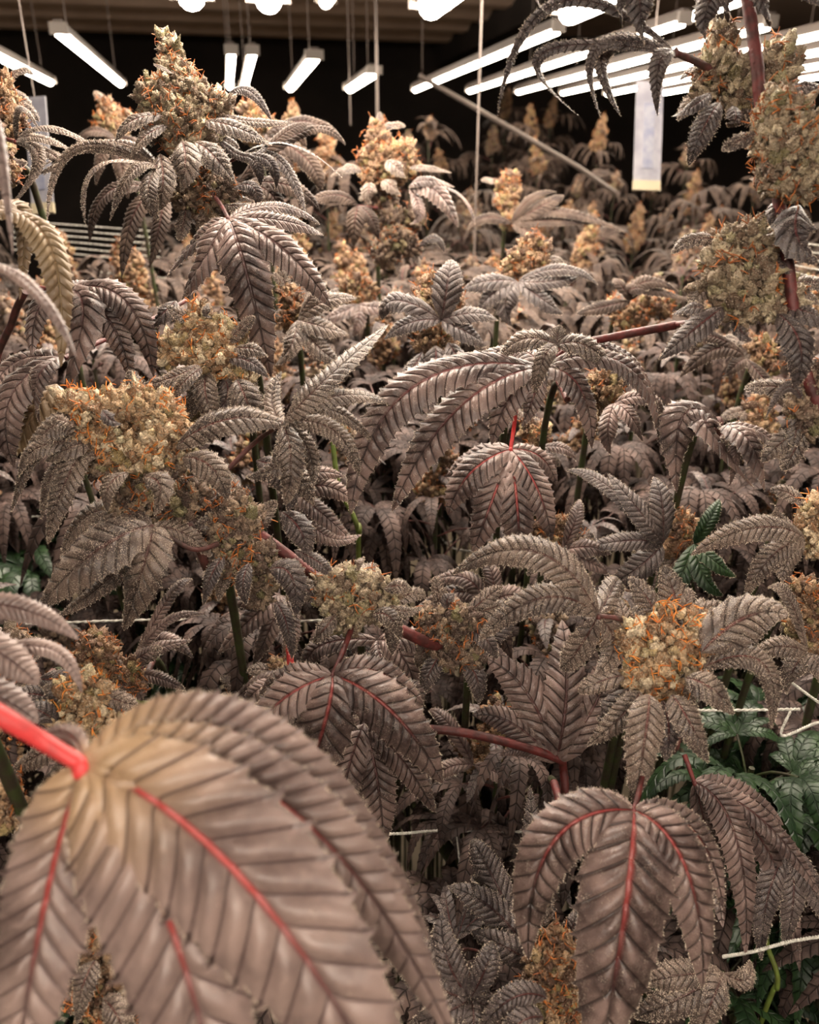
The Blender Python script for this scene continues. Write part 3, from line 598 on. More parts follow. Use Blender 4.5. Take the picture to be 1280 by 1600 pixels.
# --- M big arching leaf centre right
hero('wide arching purple fan leaf spreading over the centre right, its red leafstalk reaching right',
  leaves=[dict(d=.435, hub=(846, 575), m='fan', hairs=.12, red=.3, n=unit(.6 * TOCAM + .7 * UP), pet=[(900, 540, .435), (960, 526, .44), (1056, 508, .44)], pr=.0018, knob=0, lf=[(640, 610, 548, 805, 78, -.02, -.01), (715, 640, 612, 800, 72, -.02, .0), (800, 615, 768, 695, 52, -.01, .0), (834, 620, 815, 668, 34), (905, 605, 925, 702, 50, -.01, .01), (975, 570, 1032, 690, 54, -.01, .02), (960, 545, 1030, 640, 44, .01, .04), (790, 548, 690, 600, 44, .02, .03)]),
          dict(d=.425, hub=(870, 540), m='frosty', hairs=.3, lf=[(915, 540, 957, 578, 44, -.005, 0), (872, 522, 876, 508, 26, 0, 0), (820, 530, 780, 560, 44, .0, .01), (850, 560, 835, 620, 30)])],
  base=(870, 545, .46), stems=[([(868, 545, .435), (880, 560, .45), (890, 620, .47)], .0022, 'stem')])

# --- O dark palmate under M
hero('dark purple hanging leaf with a bright red centre point, below the wide arching leaf',
  leaves=[dict(d=.50, hub=(798, 702), m='fan', hairs=0, red=.8, pet=[(803, 670, .5), (806, 640, .49)], pm='redp', lf=[(735, 740, 700, 805, 56), (770, 780, 738, 865, 60, -.01), (808, 790, 812, 870, 62, -.012), (840, 765, 862, 845, 50), (745, 712, 698, 745, 40, .01, .02), (845, 715, 870, 760, 34, .01, .02)])],
  base=(806, 630, .5))

# --- P
hero('pale purple leaf arching in a tight curve at the right, beneath the long flower stem',
  leaves=[dict(d=.45, hub=(1128, 668), m='fan', red=.1, n=unit(.5 * TOCAM + .8 * UP), lf=[(1068, 650, 1058, 770, 66, -.015, .0), (1105, 668, 1180, 765, 48, -.02, 0), (1062, 640, 1030, 700, 40, .01, .02), (1170, 690, 1195, 768, 52, -.02, -.01), (1195, 680, 1228, 740, 34, 0, .01), (1150, 695, 1140, 760, 20)])],
  base=(1128, 680, .48))

# --- N long branch on right
hero('long thick red-stemmed flower branch arching down the right edge, nearest on that side',
  buds=[dict(d=.385, cs=.0048, m='budg', orange=.4, sug=8, hairs=14, blobs=[(1140, 378, 26), (1170, 372, 28), (1195, 390, 22), (1125, 410, 26), (1155, 415, 34), (1190, 420, 28), (1140, 450, 30), (1180, 455, 34), (1200, 480, 24), (1230, 440, 16), (1160, 485, 24), (1115, 440, 18), (1235, 465, 18)]),
        dict(d=.362, cs=.0048, m='budg', orange=.95, sug=9, hairs=10, blobs=[(1210, 165, 26), (1240, 175, 28), (1205, 200, 30), (1240, 215, 34), (1270, 200, 26), (1215, 245, 34), (1255, 255, 34), (1210, 280, 26), (1245, 290, 30), (1275, 285, 22), (1195, 225, 20)]),
        dict(d=.395, cs=.0048, m='budg', orange=.5, sug=8, blobs=[(1120, 85, 26), (1110, 115, 28), (1140, 120, 30), (1100, 140, 20), (1215, 85, 24), (1220, 115, 24), (1150, 150, 24), (1130, 60, 22), (1195, 110, 24), (1240, 100, 16)]),
        dict(d=.39, cs=.0046, m='budd', orange=.3, sug=6, blobs=[(1262, 610, 24), (1250, 635, 22), (1275, 590, 22), (1265, 660, 20), (1285, 640, 24)])],
  sugar=[(1130, 480, 1085, 515, 1030, 562, 44, .385, 'dark'), (1100, 495, 1090, 480, 1050, 492, 30, .39, 'dark'), (1215, 490, 1250, 540, 1242, 608, 56, .38, 'dark'), (1235, 480, 1265, 490, 1290, 500, 50, .385, 'dark'), (1150, 500, 1160, 520, 1175, 530, 26, .39, 'dark'), (1250, 320, 1245, 370, 1280, 410, 66, .375, 'dark'), (1215, 315, 1212, 340, 1222, 355, 30, .385, 'dark'),
         (1110, 145, 1085, 165, 1050, 182, 26, .38, 'dark'), (1125, 160, 1100, 200, 1076, 260, 38, .375, 'dark'), (1145, 165, 1150, 185, 1140, 200, 30, .38, 'dark'), (1230, 135, 1262, 135, 1300, 140, 32, .385, 'dark'), (1255, 630, 1230, 605, 1196, 655, 18, .385, 'dark', -.005, 0, .6), (1240, 430, 1225, 415, 1215, 400, 20, .385, 'dark')],
  leaves=[dict(d=.375, hub=(1055, 82), m='dark', hairs=.4, pet=[(1095, 100, .385), (1125, 118, .395)], pm='stemd', pr=.0016, curl=.12, lf=[(872, 5, 777, 180, 20, 0, 0, .5), (850, 82, 905, 182, 20, 0, 0, .5), (935, 75, 940, 186, 20, 0, 0, .5), (945, 75, 970, 182, 36, .01, .01, .4), (1030, 100, 1028, 182, 32, -.01, 0, .2)]),
          dict(d=.37, hub=(1000, -40), m='dark', lf=[(1000, 5, 1006, 72, 44), (975, -10, 972, 42, 20), (850, -20, 872, 34, 18, 0, 0, .8)]),
          dict(d=.38, hub=(1160, -50), m='dark', lf=[(1110, 0, 1104, 70, 42), (1140, -10, 1138, 36, 30), (1190, -5, 1202, 42, 38), (1230, -20, 1290, 12, 26), (1255, -10, 1320, 20, 26)])],
  base=(1500, 1000, .45), stems=[([(1150, -120, .37), (1165, -20, .37), (1182, 90, .372), (1190, 170, .375), (1215, 300, .378), (1232, 420, .38), (1245, 520, .382), (1272, 620, .385), (1345, 770, .40)], .0029, 'stem'), ([(1056, 508, .44), (1110, 500, .42), (1180, 480, .4), (1236, 470, .385)], .0021, 'stem')])

# --- Q huge foreground leaf
hero('huge blurred foreground fan leaf with bright red centre and veins at the lower left',
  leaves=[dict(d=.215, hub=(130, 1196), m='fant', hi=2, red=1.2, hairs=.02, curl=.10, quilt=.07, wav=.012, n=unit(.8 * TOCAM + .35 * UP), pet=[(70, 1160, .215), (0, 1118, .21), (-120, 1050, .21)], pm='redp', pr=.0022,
             lf=[(70, 1420, 20, 1720, 168, -.002, .0), (262, 1430, 370, 1850, 225, -.010, -.005), (400, 1395, 650, 1800, 240, -.012, -.002), (455, 1265, 715, 1640, 135, .008, .03), (410, 1165, 672, 1470, 118, .016, .04), (110, 1150, 60, 1150, 40, .01, .01)])],
  base=(-260, 1000, .24), stems=[([(-120, 1050, .21), (-200, 1010, .225), (-260, 1020, .24)], .0032, 'stem')])

# --- left edge blurred near leaves
hero('blurred thin pale leaf tips reaching in from the left edge near the camera',
  leaves=[dict(d=.26, hub=(-60, 410), m='fant', lf=[(40, 440, 120, 560, 30, 0, 0, .5), (-20, 180, 20, 400, 34, 0, 0, .8)]),
          dict(d=.34, hub=(-40, 350), m='brown', lf=[(70, 370, 95, 575, 60, 0, .01, .5), (30, 330, 30, 470, 40, .02, .02)])],
  base=(-420, 420, .36))
hero('blurred pale curled leaves at the left edge just above the huge foreground leaf',
  leaves=[dict(d=.28, hub=(-120, 950), m='fant', lf=[(20, 948, 122, 1000, 44, 0, 0), (0, 1020, 60, 1070, 60, 0, 0)]),
          dict(d=.29, hub=(-90, 1060), m='fant', lf=[(60, 1010, 128, 1085, 34, 0, 0, .3), (0, 1090, 60, 1130, 60, .0)])],
  base=(-420, 1000, .34))

# --- left dark drooping fans
hero('dark purple drooping fan leaf near the left edge with long fingers hanging down',
  leaves=[dict(d=.44, hub=(100, 455), m='fan', hairs=0, n=unit(.6 * TOCAM + .6 * UP), pet=[(60, 450, .45)], lf=[(130, 490, 98, 618, 70, -.015, .0), (195, 470, 240, 590, 54, -.01, .01), (170, 500, 205, 600, 46, -.01, .0), (62, 480, 50, 556, 46, .0), (150, 450, 238, 520, 36, .02, .03)]),
          dict(d=.45, hub=(100, 560), m='fan', n=unit(.6 * TOCAM + .6 * UP), lf=[(18, 620, 22, 730, 70, -.01, 0), (60, 590, 62, 660, 40, -.02, 0), (20, 570, -20, 640, 50, .01)]),
          dict(d=.48, hub=(88, 600), m='brown', lf=[(50, 650, 22, 715, 60), (75, 650, 60, 690, 50)])],
  base=(60, 450, .5), stems=[([(40, 455, .5), (20, 500, .52), (0, 600, .55)], .0024, 'stemd'), ([(100, 560, .46), (165, 530, .5), (235, 500, .56), (290, 470, .6)], .0016, 'stem')])

# --- top-left edge bud
hero('flower bud cut off by the upper left edge with long leaves pointing right',
  buds=[dict(d=.55, m='budb', orange=.6, cs=.0052, hairs=6, blobs=[(2, 130, 16), (8, 160, 22), (20, 180, 20), (0, 200, 30), (-10, 240, 30), (5, 270, 22)])],
  leaves=[dict(d=.53, hub=(25, 222), m='frosty', pet=[(0, 215, .55)], lf=[(75, 200, 150, 232, 24, 0, 0, .3), (60, 215, 118, 238, 18), (90, 250, 40, 275, 20), (60, 250, 10, 330, 24), (30, 170, 60, 200, 18)])])

# --- R, S lower-left buds
hero('pale frosty flower bud just above the huge foreground leaf at the left',
  buds=[dict(d=.385, orange=.5, sug=8, hairs=12, blobs=[(110, 1082, 22), (140, 1078, 26), (160, 1090, 20), (95, 1120, 24), (125, 1115, 30), (160, 1120, 28), (185, 1118, 16), (110, 1145, 26), (145, 1145, 28)])],
  sugar=[(90, 1130, 60, 1110, 35, 1110, 36, .38, 'dark'), (165, 1130, 220, 1130, 275, 1118, 30, .39), (100, 1150, 60, 1180, 20, 1200, 40, .38), (170, 1150, 215, 1150, 260, 1145, 34, .39), (75, 1090, 40, 1085, 10, 1100, 34, .39, 'dark'), (130, 1160, 110, 1190, 60, 1230, 44, .385)])
hero('brown orange flower bud in shade above the pale lower-left bud, under the twine',
  buds=[dict(d=.50, m='budb', orange=.7, sug=6, hairs=5, blobs=[(150, 1005, 22), (165, 1022, 22), (140, 1028, 20), (175, 1042, 18), (160, 1060, 20), (205, 1045, 16), (215, 1065, 16)])],
  leaves=[dict(d=.51, hub=(205, 1050), m='fan', lf=[(250, 1000, 302, 1028, 30, 0), (230, 1020, 300, 1000, 26), (250, 1060, 290, 1078, 22), (150, 1065, 70, 1065, 34), (215, 1075, 200, 1100, 34), (260, 940, 300, 905, 20), (255, 975, 320, 960, 16)])])
hero('small dark flower bud at the lower left edge beneath the blurred curled leaves',
  buds=[dict(d=.48, m='budd', orange=.5, hairs=5, blobs=[(15, 1000, 22), (35, 1060, 24), (10, 1075, 22), (50, 1085, 18)])],
  sugar=[(60, 1060, 95, 1062, 130, 1055, 36, .47, 'dark')])
hero('orange and green flower bud peeping between the fingers of the huge foreground leaf',
  buds=[dict(d=.36, m='budb', orange=.9, cs=.005, hairs=5, blobs=[(160, 1440, 28), (150, 1480, 28), (170, 1520, 30), (140, 1560, 34), (175, 1590, 30), (20, 1265, 26), (10, 1235, 22)])],
  sugar=[(160, 1560, 185, 1590, 200, 1640, 44, .35), (150, 1500, 130, 1540, 120, 1600, 40, .35)])

# --- right edge
hero('frosty bud cut by the right edge with a pair of pale leaves pointing left',
  buds=[dict(d=.44, orange=.3, sug=5, hairs=10, blobs=[(1275, 800, 26), (1265, 825, 24), (1290, 840, 30), (1270, 850, 22)])],
  leaves=[dict(d=.435, hub=(1258, 842), m='frosty', hairs=.3, lf=[(1180, 825, 1078, 868, 46, -.01, .01), (1205, 870, 1165, 935, 38, -.01), (1232, 870, 1222, 910, 40, 0, 0, .3), (1215, 805, 1210, 788, 20, .01), (1190, 815, 1150, 835, 16, .01)])])
hero('brown-orange flower column at the right edge below the cropped frosty bud',
  buds=[dict(d=.47, m='budb', orange=.6, hairs=4, blobs=[(1255, 925, 22), (1265, 950, 24), (1250, 975, 22), (1262, 1000, 22), (1280, 935, 20), (1275, 980, 22)])],
  leaves=[dict(d=.46, hub=(1262, 1020), m='frosty', lf=[(1220, 1010, 1175, 1025, 36), (1240, 1045, 1230, 1085, 36), (1280, 1040, 1300, 1080, 36), (1230, 930, 1200, 920, 24)])])

# --- mid-field smaller plants: (label, d, blobs, leaflets-fan list)
def small(label, d, blobs, fans=(), sugar=(), m='budb', orange=.7, hairs=4, cs=.0055):
    return hero(label, buds=[dict(d=d, m=m, orange=orange, hairs=hairs, cs=cs, sug=5, blobs=blobs)], leaves=[dict(d=d - .02, m=f[2] if len(f) > 2 else 'fan', hub=f[0], lf=f[1], hairs=.05) for f in fans], sugar=sugar)
lime_root = small('crumpled flower bud with one lime-green tip, centre, above the wide arching leaf', .62, [(672, 445, 16), (690, 450, 18), (705, 468, 20), (665, 470, 22), (690, 480, 24), (655, 495, 20), (685, 510, 24), (710, 490, 18), (670, 530, 26), (695, 545, 22)],
      [((690, 500), [(740, 490, 778, 500, 36), (730, 520, 760, 540, 40), (640, 505, 600, 530, 34), (620, 470, 598, 500, 44), (700, 440, 705, 405, 50)], 'dark')], [(680, 540, 680, 570, 668, 600, 42, .6, 'dark'), (700, 535, 715, 560, 725, 585, 34, .6, 'dark'), (660, 550, 640, 580, 615, 590, 26, .6, 'dark')], m='budb', orange=.45, hairs=6)
small('pale flower bud with a pointed cluster, right of centre above the lime-tipped one', .72, [(830, 380, 16), (845, 392, 14), (815, 400, 18), (840, 410, 18), (800, 412, 14), (825, 425, 22), (790, 430, 12)],
      [((810, 440), [(760, 440, 720, 455, 36), (770, 460, 745, 490, 36), (860, 440, 905, 430, 30), (850, 470, 880, 490, 34), (880, 420, 935, 445, 26), (790, 470, 800, 510, 40)], 'dark')])
small('slim upright flower bud in the distance above the pale pointed one', 1.05, [(798, 280, 14), (785, 290, 12), (800, 300, 16), (790, 315, 16), (802, 330, 14), (795, 345, 14)],
      [((800, 350), [(850, 320, 880, 305, 30), (870, 330, 980, 365, 26), (860, 345, 930, 350, 24), (760, 340, 730, 360, 24), (840, 370, 870, 395, 28), (830, 310, 870, 300, 18)], 'back')])
small('small orange bud sunk among dark leaves under the medium flower spike', .85, [(545, 450, 14), (562, 448, 14), (575, 455, 14), (555, 465, 16), (570, 470, 14)],
      [((560, 475), [(530, 490, 500, 500, 30), (590, 480, 620, 470, 30), (560, 500, 550, 525, 26)], 'fan')])
small('small orange bud beside the hanging tip of the tall plant\'s leaf', .62, [(450, 458, 14), (455, 475, 18), (465, 492, 18), (452, 500, 16)],
      [((465, 500), [(510, 470, 558, 466, 34), (500, 510, 545, 522, 40), (500, 545, 540, 570, 36), (455, 540, 430, 570, 34), (490, 460, 510, 440, 20)], 'frosty')])
small('orange bud under the right side of the wide arching leaf', .56, [(930, 600, 16), (950, 600, 20), (935, 615, 20), (958, 622, 16), (948, 632, 14)],
      [((960, 630), [(985, 650, 1005, 690, 30), (1010, 620, 1040, 650, 30), (950, 670, 955, 710, 30)], 'fan')])
small('small orange bud between the red leafstalk and the dark hanging leaf', .58, [(825, 672, 14), (842, 680, 16), (835, 695, 14), (852, 695, 10)], [((840, 700), [(860, 720, 870, 745, 26), (880, 700, 900, 720, 22)], 'fan')])
small('round orange bud below the dark hanging leaf, right of centre', .56, [(850, 825, 16), (868, 822, 16), (885, 830, 20), (860, 845, 20), (885, 855, 16), (870, 868, 14), (900, 845, 12)],
      [((880, 860), [(920, 855, 955, 865, 32), (925, 880, 950, 895, 26), (870, 900, 850, 930, 30), (830, 870, 790, 880, 34), (900, 810, 905, 780, 24)], 'fan')])
small('flower bud with a greenish tip at the right, below the tightly curved leaf', .56, [(1060, 815, 16), (1075, 822, 18), (1055, 835, 22), (1080, 845, 18), (1045, 850, 18), (1065, 862, 20), (1030, 860, 12)],
      [((1035, 850), [(980, 845, 900, 860, 34), (1000, 800, 950, 740, 40), (1010, 820, 975, 790, 32), (1000, 885, 950, 915, 44), (950, 760, 885, 735, 30, .01, .03), (1035, 790, 1022, 745, 40)], 'dark'), ((1085, 850), [(1110, 810, 1125, 780, 26), (1120, 880, 1150, 900, 30), (1100, 900, 1130, 930, 34), (1060, 910, 1040, 940, 34)], 'green')], m='budb')
small('green and brown bud hanging in shade below the red stem', .58, [(735, 1165, 16), (750, 1170, 18), (740, 1185, 18), (760, 1188, 14), (722, 1160, 12), (785, 1150, 10)], [((740, 1195), [(700, 1200, 675, 1225, 26), (780, 1210, 800, 1235, 26), (700, 1130, 670, 1110, 26)], 'fan')])
small('tiny orange bud beside the green stem at the left of centre', .56, [(378, 1080, 12), (386, 1090, 10), (372, 1092, 10)], [((365, 1095), [(345, 1095, 328, 1090, 20), (400, 1110, 420, 1130, 30), (340, 1130, 310, 1150, 30), (420, 1060, 470, 1060, 26)], 'fan')])
small('small bud with orange hairs just above the cream side of the right-hand stem leaves', .68, [(1180, 540, 14), (1200, 545, 14), (1190, 560, 16), (1205, 575, 12)], [((1165, 560), [(1120, 545, 1062, 590, 34), (1150, 570, 1130, 590, 24), (1110, 525, 1060, 540, 24), (1200, 600, 1230, 640, 26)], 'back')])
small('greenish bud left of the curling leaf tip at the right', .66, [(1180, 640, 14), (1195, 650, 14), (1178, 660, 16), (1200, 670, 12)], [((1190, 680), [(1220, 690, 1260, 720, 24), (1150, 680, 1120, 700, 24)], 'back')])
small('broad orange bud row under the distant arched leaf, right of centre', .78, [(960, 480, 14), (985, 485, 14), (1010, 475, 14), (1030, 482, 16), (1000, 495, 16), (975, 500, 14), (1045, 470, 12)],
      [((985, 470), [(1010, 440, 1060, 455, 30), (970, 445, 960, 435, 20), (1000, 450, 1090, 475, 26), (940, 480, 900, 490, 26)], 'back')])
small('small distant bud left of the tall spike against the dark, one yellow hair tuft', .95, [(168, 168, 12), (176, 180, 16), (165, 192, 16), (190, 190, 12), (180, 205, 18), (198, 180, 8)],
      [((180, 215), [(140, 205, 115, 235, 24), (210, 225, 235, 260, 24), (160, 240, 150, 290, 26), (190, 260, 200, 310, 26)], 'back')])
small('distant bud half hidden behind the right side of the tall spike', .85, [(390, 175, 16), (400, 190, 18), (415, 195, 14), (395, 210, 18)], [((415, 210), [(455, 200, 478, 235, 26), (480, 190, 540, 225, 30), (440, 250, 450, 310, 36), (480, 250, 500, 300, 34)], 'back')])
small('low bud at the bottom left of centre near the grey-green frosted one', .55, [(435, 1040, 14), (445, 1052, 14), (430, 1058, 12)], [((435, 1065), [(400, 1080, 380, 1110, 30), (460, 1085, 470, 1110, 26)], 'fan')])

_c = P(707, 464, .604); _b, _p = bud_meshes([(_c, .0034)], .0035, 900, True, .8, 0, 4)
_l = link('fresh_calyx', _b.mesh('fresh_calyx', [plain('lime_calyx', (.42, .58, .05), .5), M['hair']], origin=np.array(lime_root.location)), lime_root); _l['label'] = 'lime-green fresh tip'
# ------------------------------------------------------------------ repeated plants: templates, then copies
def fan_template(seed, n=7, size=.085, mat='fan', teeth=11, cols=4, s=3, droop=.6, pet='stemd'):
    """fan leaf in its own frame: petiole leaves the stem at the origin towards +x"""
    r = np.random.default_rng(seed); pl = .03 + .02 * r.random(); hub = np.array([pl, 0, pl * .5]); mb = MB()
    az = np.linspace(-1.75, 1.75, n) + r.normal(size=n) * .08
    for a in az:
        ln = size * (1 - .17 * abs(a) ** 1.5) * (.9 + .2 * r.random()); d = np.array([math.cos(a), math.sin(a), 0])
        dr = droop * (.7 + .6 * r.random())
        m_ = hub + d * ln * .48 + UP * ln * (.10 - .08 * dr); b_ = hub + d * ln * (.95 - .3 * dr) - UP * ln * .75 * dr + r.normal(size=3) * .004
        leaflet(mb, hub, m_, b_, ln * (.18 + .04 * r.random()), UP, teeth, s, cols, r.normal() * .15, .0, 0, .14, quilt=.06, seed=int(r.integers(1 << 30)))
    pm = MB(); tube(pm, smooth_path([np.zeros(3), hub * [.5, 1, .7], hub], 3), .0011, 6)
    return mb.mesh('fan_leaf', [M[mat], M['hair']]), pm.mesh('petiole', [M[pet]])
def bud_template(seed, L=.06, rad=.017, m='budb', cs=.0062):
    r = np.random.default_rng(seed); bl = []
    n = int(L / (rad * .42))
    for i in range(n):
        t = i / (n - 1); rr = rad * (.62 * (1 - t) ** .6 + .22)
        a = i * 2.4; off = rad * .55 * (1 - t) ** .7
        bl.append((np.array([off * math.cos(a), off * math.sin(a), t * L]), rr * (.85 + .25 * r.random())))
    bm, pm = bud_meshes(bl, cs, seed, False, .62, .7, 0)
    return bm.mesh('flower_bud', [M[m], M['hair']]), pm.mesh('pistil_tuft', [M['pist']])
def blade_template(seed, mat='frosty'):
    mb = MB(); r = np.random.default_rng(seed)
    leaflet(mb, np.zeros(3), np.array([.022, 0, .008]), np.array([.042, 0, -.004]), .012, UP, 8, 3, 4, .1, .3, 0, .15, seed=seed)
    return mb.mesh('sugar_leaf', [M[mat], M['hair']])
FAN = {k: [fan_template(s_, n_, sz, k, droop=dr, pet='stemg' if k == 'green' else 'stemd') for s_, n_, sz, dr in ((1, 7, .085, .6), (2, 7, .095, .9), (3, 5, .08, .45), (4, 7, .075, 1.0), (5, 9, .09, .75))] for k in ('fill', 'back', 'green')}
BUDT = [bud_template(s_, L, ra, mm) for s_, L, ra, mm in ((11, .05, .016, 'budb'), (12, .075, .018, 'budb'), (13, .035, .015, 'budd'), (14, .06, .017, 'budd'))]
BLT = [blade_template(21, 'dark'), blade_template(22, 'back')]
sm = MB(); tube(sm, [(0, 0, 0), (.004, .003, .35), (-.003, .002, .7), (0, 0, 1)], [.0032, .003, .0027, .002], 7); STEM = {k: None for k in ('stemg', 'stemd')}
STEM = {k: sm.mesh('stem', [M[k]]) for k in STEM}
def filler(p, label, group, fm='fill', nf=7, bud=True, sc=1.0, stem='stemg', nb=6, spread=.11, droop0=0.0):
    """a whole plant whose top node stands at p"""
    root = plant_root(label, p, group); H = p[2]
    s_ = link('stem', STEM[stem], root); s_.scale = (1, 1, H)
    if bud:
        bm, pm = BUDT[R.randrange(4)]; bo = link('flower_bud', bm, root, (0, 0, H - .008)); bo.scale = (sc,) * 3; bo.rotation_euler = (R.uniform(-.2, .2), R.uniform(-.2, .2), R.uniform(0, 6))
        tag(link('pistil_tuft', pm, bo), kind='stuff')
    a = R.uniform(0, 6)
    for k in range(nb):
        o = link('sugar_leaf', BLT[0 if fm == 'fill' else 1], root, (0, 0, H + (R.uniform(-.01, .03) if bud else 0))); o.rotation_euler = (R.uniform(-.4, .4), R.uniform(-.5, .4), R.uniform(0, 6.28)); o.scale = (sc * R.uniform(.7, 1.2),) * 3
    for k in range(nf):
        a += 2.4 + R.uniform(-.3, .3); fl, pt = FAN[fm][R.randrange(5)]; t = (k + .5) / nf
        o = link('fan_leaf', fl, root, (0, 0, H - .005 - spread * t)); o.rotation_euler = (R.uniform(-.25, .25), R.uniform(-.35, .15) + droop0 + .15 * t, a)
        o.scale = (sc * R.uniform(.7, 1.05),) * 3; link('petiole', pt, o)
    return root
def proj(p):
    v = MW.T @ (np.asarray(p) - CAMP); return 640 + F * v[0] / -v[2], 800 - F * v[1] / -v[2]
YD = ([300, 340, 380, 430, 480, 560, 640, 740, 860, 980, 1100, 1250, 1400, 1600], [3.2, 2.2, 1.7, 1.3, 1.08, .90, .80, .73, .68, .63, .59, .56, .53, .51])
def dcan(y): return float(np.interp(y, *YD))
def region(x, y):
    h = 'left' if x < 330 else 'centre' if x < 700 else 'right'
    if y < 420: return 'far', h
    if y < 620: return 'middle', h
    if y < 900: return 'near', h
    return 'nearest', h
ANCH = [(290, 150, 'tall pointed spike'), (600, 250, 'middle-distance spike'), (320, 540, 'round cream bud'), (200, 680, 'largest orange bud'), (390, 860, 'dark drooping branch'), (560, 930, 'grey-green centre bud'), (700, 990, 'twin-lobed small bud'),
        (1050, 1020, 'bright right-hand bud'), (830, 1120, 'upright hand-shaped leaf'), (970, 1380, 'big drooping red-veined leaf'), (1170, 1330, 'shaded right-edge fan leaves'), (865, 1530, 'bottom orange bud'), (830, 600, 'wide arching leaf'),
        (790, 780, 'dark leaf with red centre'), (1130, 690, 'tightly curved pale leaf'), (1170, 430, 'grey bud on the red stem'), (1235, 230, 'long bud on the red stem'), (300, 1400, 'huge foreground leaf'), (140, 540, 'dark drooping left-hand leaf'), (20, 200, 'cropped upper left bud'),
        (135, 1120, 'pale lower left bud'), (165, 1035, 'brown bud under the twine'), (1265, 830, 'cropped right edge bud'), (1260, 960, 'brown right-edge bud column'), (690, 490, 'lime-tipped bud'), (825, 400, 'pale pointed bud'), (798, 310, 'slim upright distant bud'),
        (560, 455, 'sunken small orange bud'), (945, 615, 'orange bud under the arch'), (870, 840, 'round orange mid-right bud'), (1065, 840, 'greenish mid-right bud'), (745, 1175, 'hanging green-brown bud'), (1190, 555, 'small bud under the red stem'),
        (1000, 485, 'broad orange bud row'), (175, 185, 'distant upper-left bud'), (400, 195, 'bud behind the tall spike'), (1015, 210, 'right hanging strip'), (60, 240, 'left hanging strip'), (780, 190, 'slanting grey pole'), (510, 600, 'long pale centre-left leaf'), (400, 430, 'tall plant\'s hanging leaf'), (905, 120, 'curled thin leaves')]
USED = set()
def by_anchor(x, y, what):
    c = []
    for ax_, ay_, nm in ANCH:
        dx, dy = x - ax_, y - ay_; dist = math.hypot(dx, dy)
        h = 'just' if dist < 60 else 'close' if dist < 130 else 'well'; an = math.degrees(math.atan2(-dy, dx)) % 360
        w = ['right of', 'up and right of', 'above', 'up and left of', 'left of', 'down and left of', 'below', 'down and right of'][int((an + 22.5) // 45) % 8]
        c.append((dist, f'{what} {h} {w} the {nm}'))
    for _, l in sorted(c):
        if l not in USED: USED.add(l); return l
pts = []; tries = 0
HOLES = [(640, 845, 70, 60), (690, 1190, 80, 60), (655, 1300, 120, 130), (300, 1035, 120, 80), (1200, 1150, 100, 110), (110, 380, 130, 50), (1230, 1450, 60, 80), (40, 850, 80, 60)]
while len(pts) < 180 and tries < 14000:
    tries += 1; y = R.choice([R.uniform(330, 520), R.uniform(400, 700), R.uniform(560, 1560)]); x = R.uniform(-80, 1360)
    if any(abs(x - hx) < hw and abs(y - hy) < hh for hx, hy, hw, hh in HOLES): continue
    d = dcan(y) * R.uniform(.95, 1.12); q = P(x, y, d)
    if all(math.hypot(q[0] - r_[0], q[1] - r_[1]) > (.048 if d < 1 else .07 if d < 1.6 else .12) for r_, *_ in pts): pts.append((q, x, y, d))
for q, x, y, d in pts:
    k, h = region(x, y); far = d > 1.0
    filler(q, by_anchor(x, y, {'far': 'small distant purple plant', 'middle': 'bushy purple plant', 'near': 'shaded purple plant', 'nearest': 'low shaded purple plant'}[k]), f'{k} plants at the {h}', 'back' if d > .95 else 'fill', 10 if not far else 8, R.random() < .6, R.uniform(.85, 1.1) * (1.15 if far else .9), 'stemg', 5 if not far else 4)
# the tall rows at the right, seen against the dark wall
for i, (x, y, d, n) in enumerate([(830, 205, 2.0, 8), (790, 175, 2.3, 7), (860, 190, 2.2, 7), (935, 225, 1.9, 8), (905, 300, 1.9, 8), (840, 260, 1.9, 8), (960, 290, 1.8, 7), (1080, 320, 1.6, 7), (1130, 350, 1.5, 7), (1040, 350, 1.7, 7), (1075, 250, 1.9, 7), (670, 205, 1.8, 6), (640, 240, 1.9, 6), (690, 260, 2.0, 6), (880, 350, 1.5, 7), (990, 380, 1.4, 7), (1110, 400, 1.3, 7), (770, 230, 2.1, 7), (920, 370, 1.6, 7), (1020, 300, 2.1, 7), (450, 250, 1.5, 6), (510, 260, 1.5, 6), (1180, 300, 1.7, 6), (740, 320, 1.6, 6)]):
    if x > 600: d = d * 1.55
    filler(P(x, y, d), by_anchor(x, y, 'tall dim purple plant'), 'tall distant plants against the dark wall', 'back', n, True, 1.35, 'stemg', 5, .22)
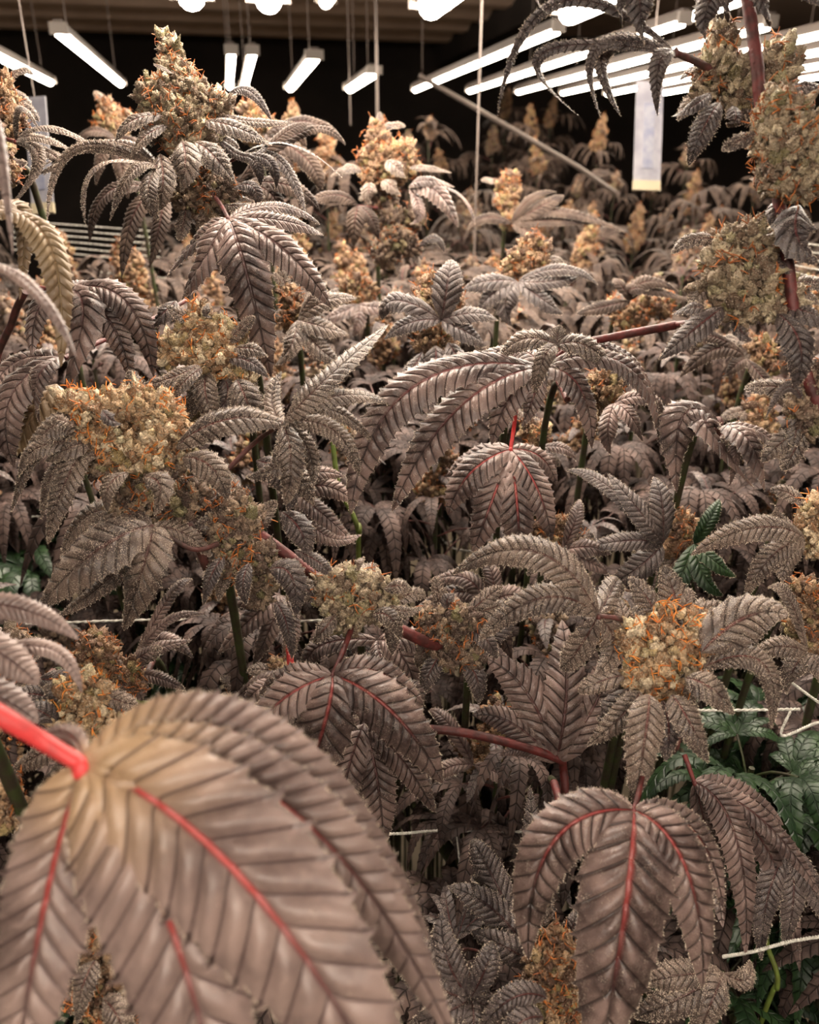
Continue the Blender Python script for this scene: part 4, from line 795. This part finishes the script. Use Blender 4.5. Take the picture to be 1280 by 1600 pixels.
# green leaves low under the canopy
for x, y, d, l in ((330, 1040, .78, 'low green-leaved plant in the shaded gap left of centre under the twine'), (400, 1085, .74, 'low green-leaved plant beside the tiny orange bud'), (1175, 1200, .54, 'upright green hand-shaped leaves in the shade below the broad upturned leaf'), (1250, 1200, .58, 'green leaves in the shade at the lower right edge'), (1250, 1380, .56, 'dark green leaves near the white twine at the bottom right'), (50, 850, .8, 'green leaves at the left edge below the drooping fan'), (100, 900, .78, 'green leaves behind the broad frosted leaf at the left'), (160, 1600, .5, 'green sprig low between the fingers of the huge leaf'), (1150, 1060, .75, 'dim green plant behind the bright right-hand bud'), (640, 760, .95, 'dim green plant in the gap left of the dark hanging leaf'), (1130, 1520, .56, 'dark green plant under the pale bottom-right leaf'), (260, 960, .85, 'dim green plant behind the taut twine at the left')):
    filler(P(x, y, d), l, None, 'green', 7, False, 1.0, 'stemg', 0, .05, -.2)
for pp, l, rd in (([(185, 1094, .5), (250, 1106, .5), (330, 1124, .5), (380, 1170, .5)], 'bright green bare stem lying across the gap left of centre', .0028), ([(640, 1240, .7), (700, 1330, .62), (745, 1395, .58)], 'dark green leaning stem in the gap at the lower centre', .006), ([(800, 1180, .8), (775, 1250, .78), (780, 1320, .76)], 'second dark green stem in the gap at the lower centre', .005), ([(520, 690, .62), (530, 760, .62), (560, 830, .62)], 'light green stem showing between leaves at the centre', .002), ([(1190, 1430, .5), (1200, 1480, .5), (1215, 1540, .5)], 'yellow-green stem under the twine at the bottom right', .0016)):
    w = [P(*p) for p in pp]; w.append(w[-1] + np.array([0, .006, -.06])); w = smooth_path(w + [np.array([w[-1][0], w[-1][1] + .02, w[-1][2] * .5]), np.array([w[-1][0], w[-1][1], 0])], 6)
    m = MB(); tube(m, w, rd, 8); tag(link('plant_stem', m.mesh('stem', [M['lime' if 'bright' in l or 'light' in l or 'yellow' in l else 'stemg']], origin=w[-1]), None, w[-1]), l, 'stem')
# lime tip on the centre bud, orange speck far right belong to their plants' surfaces
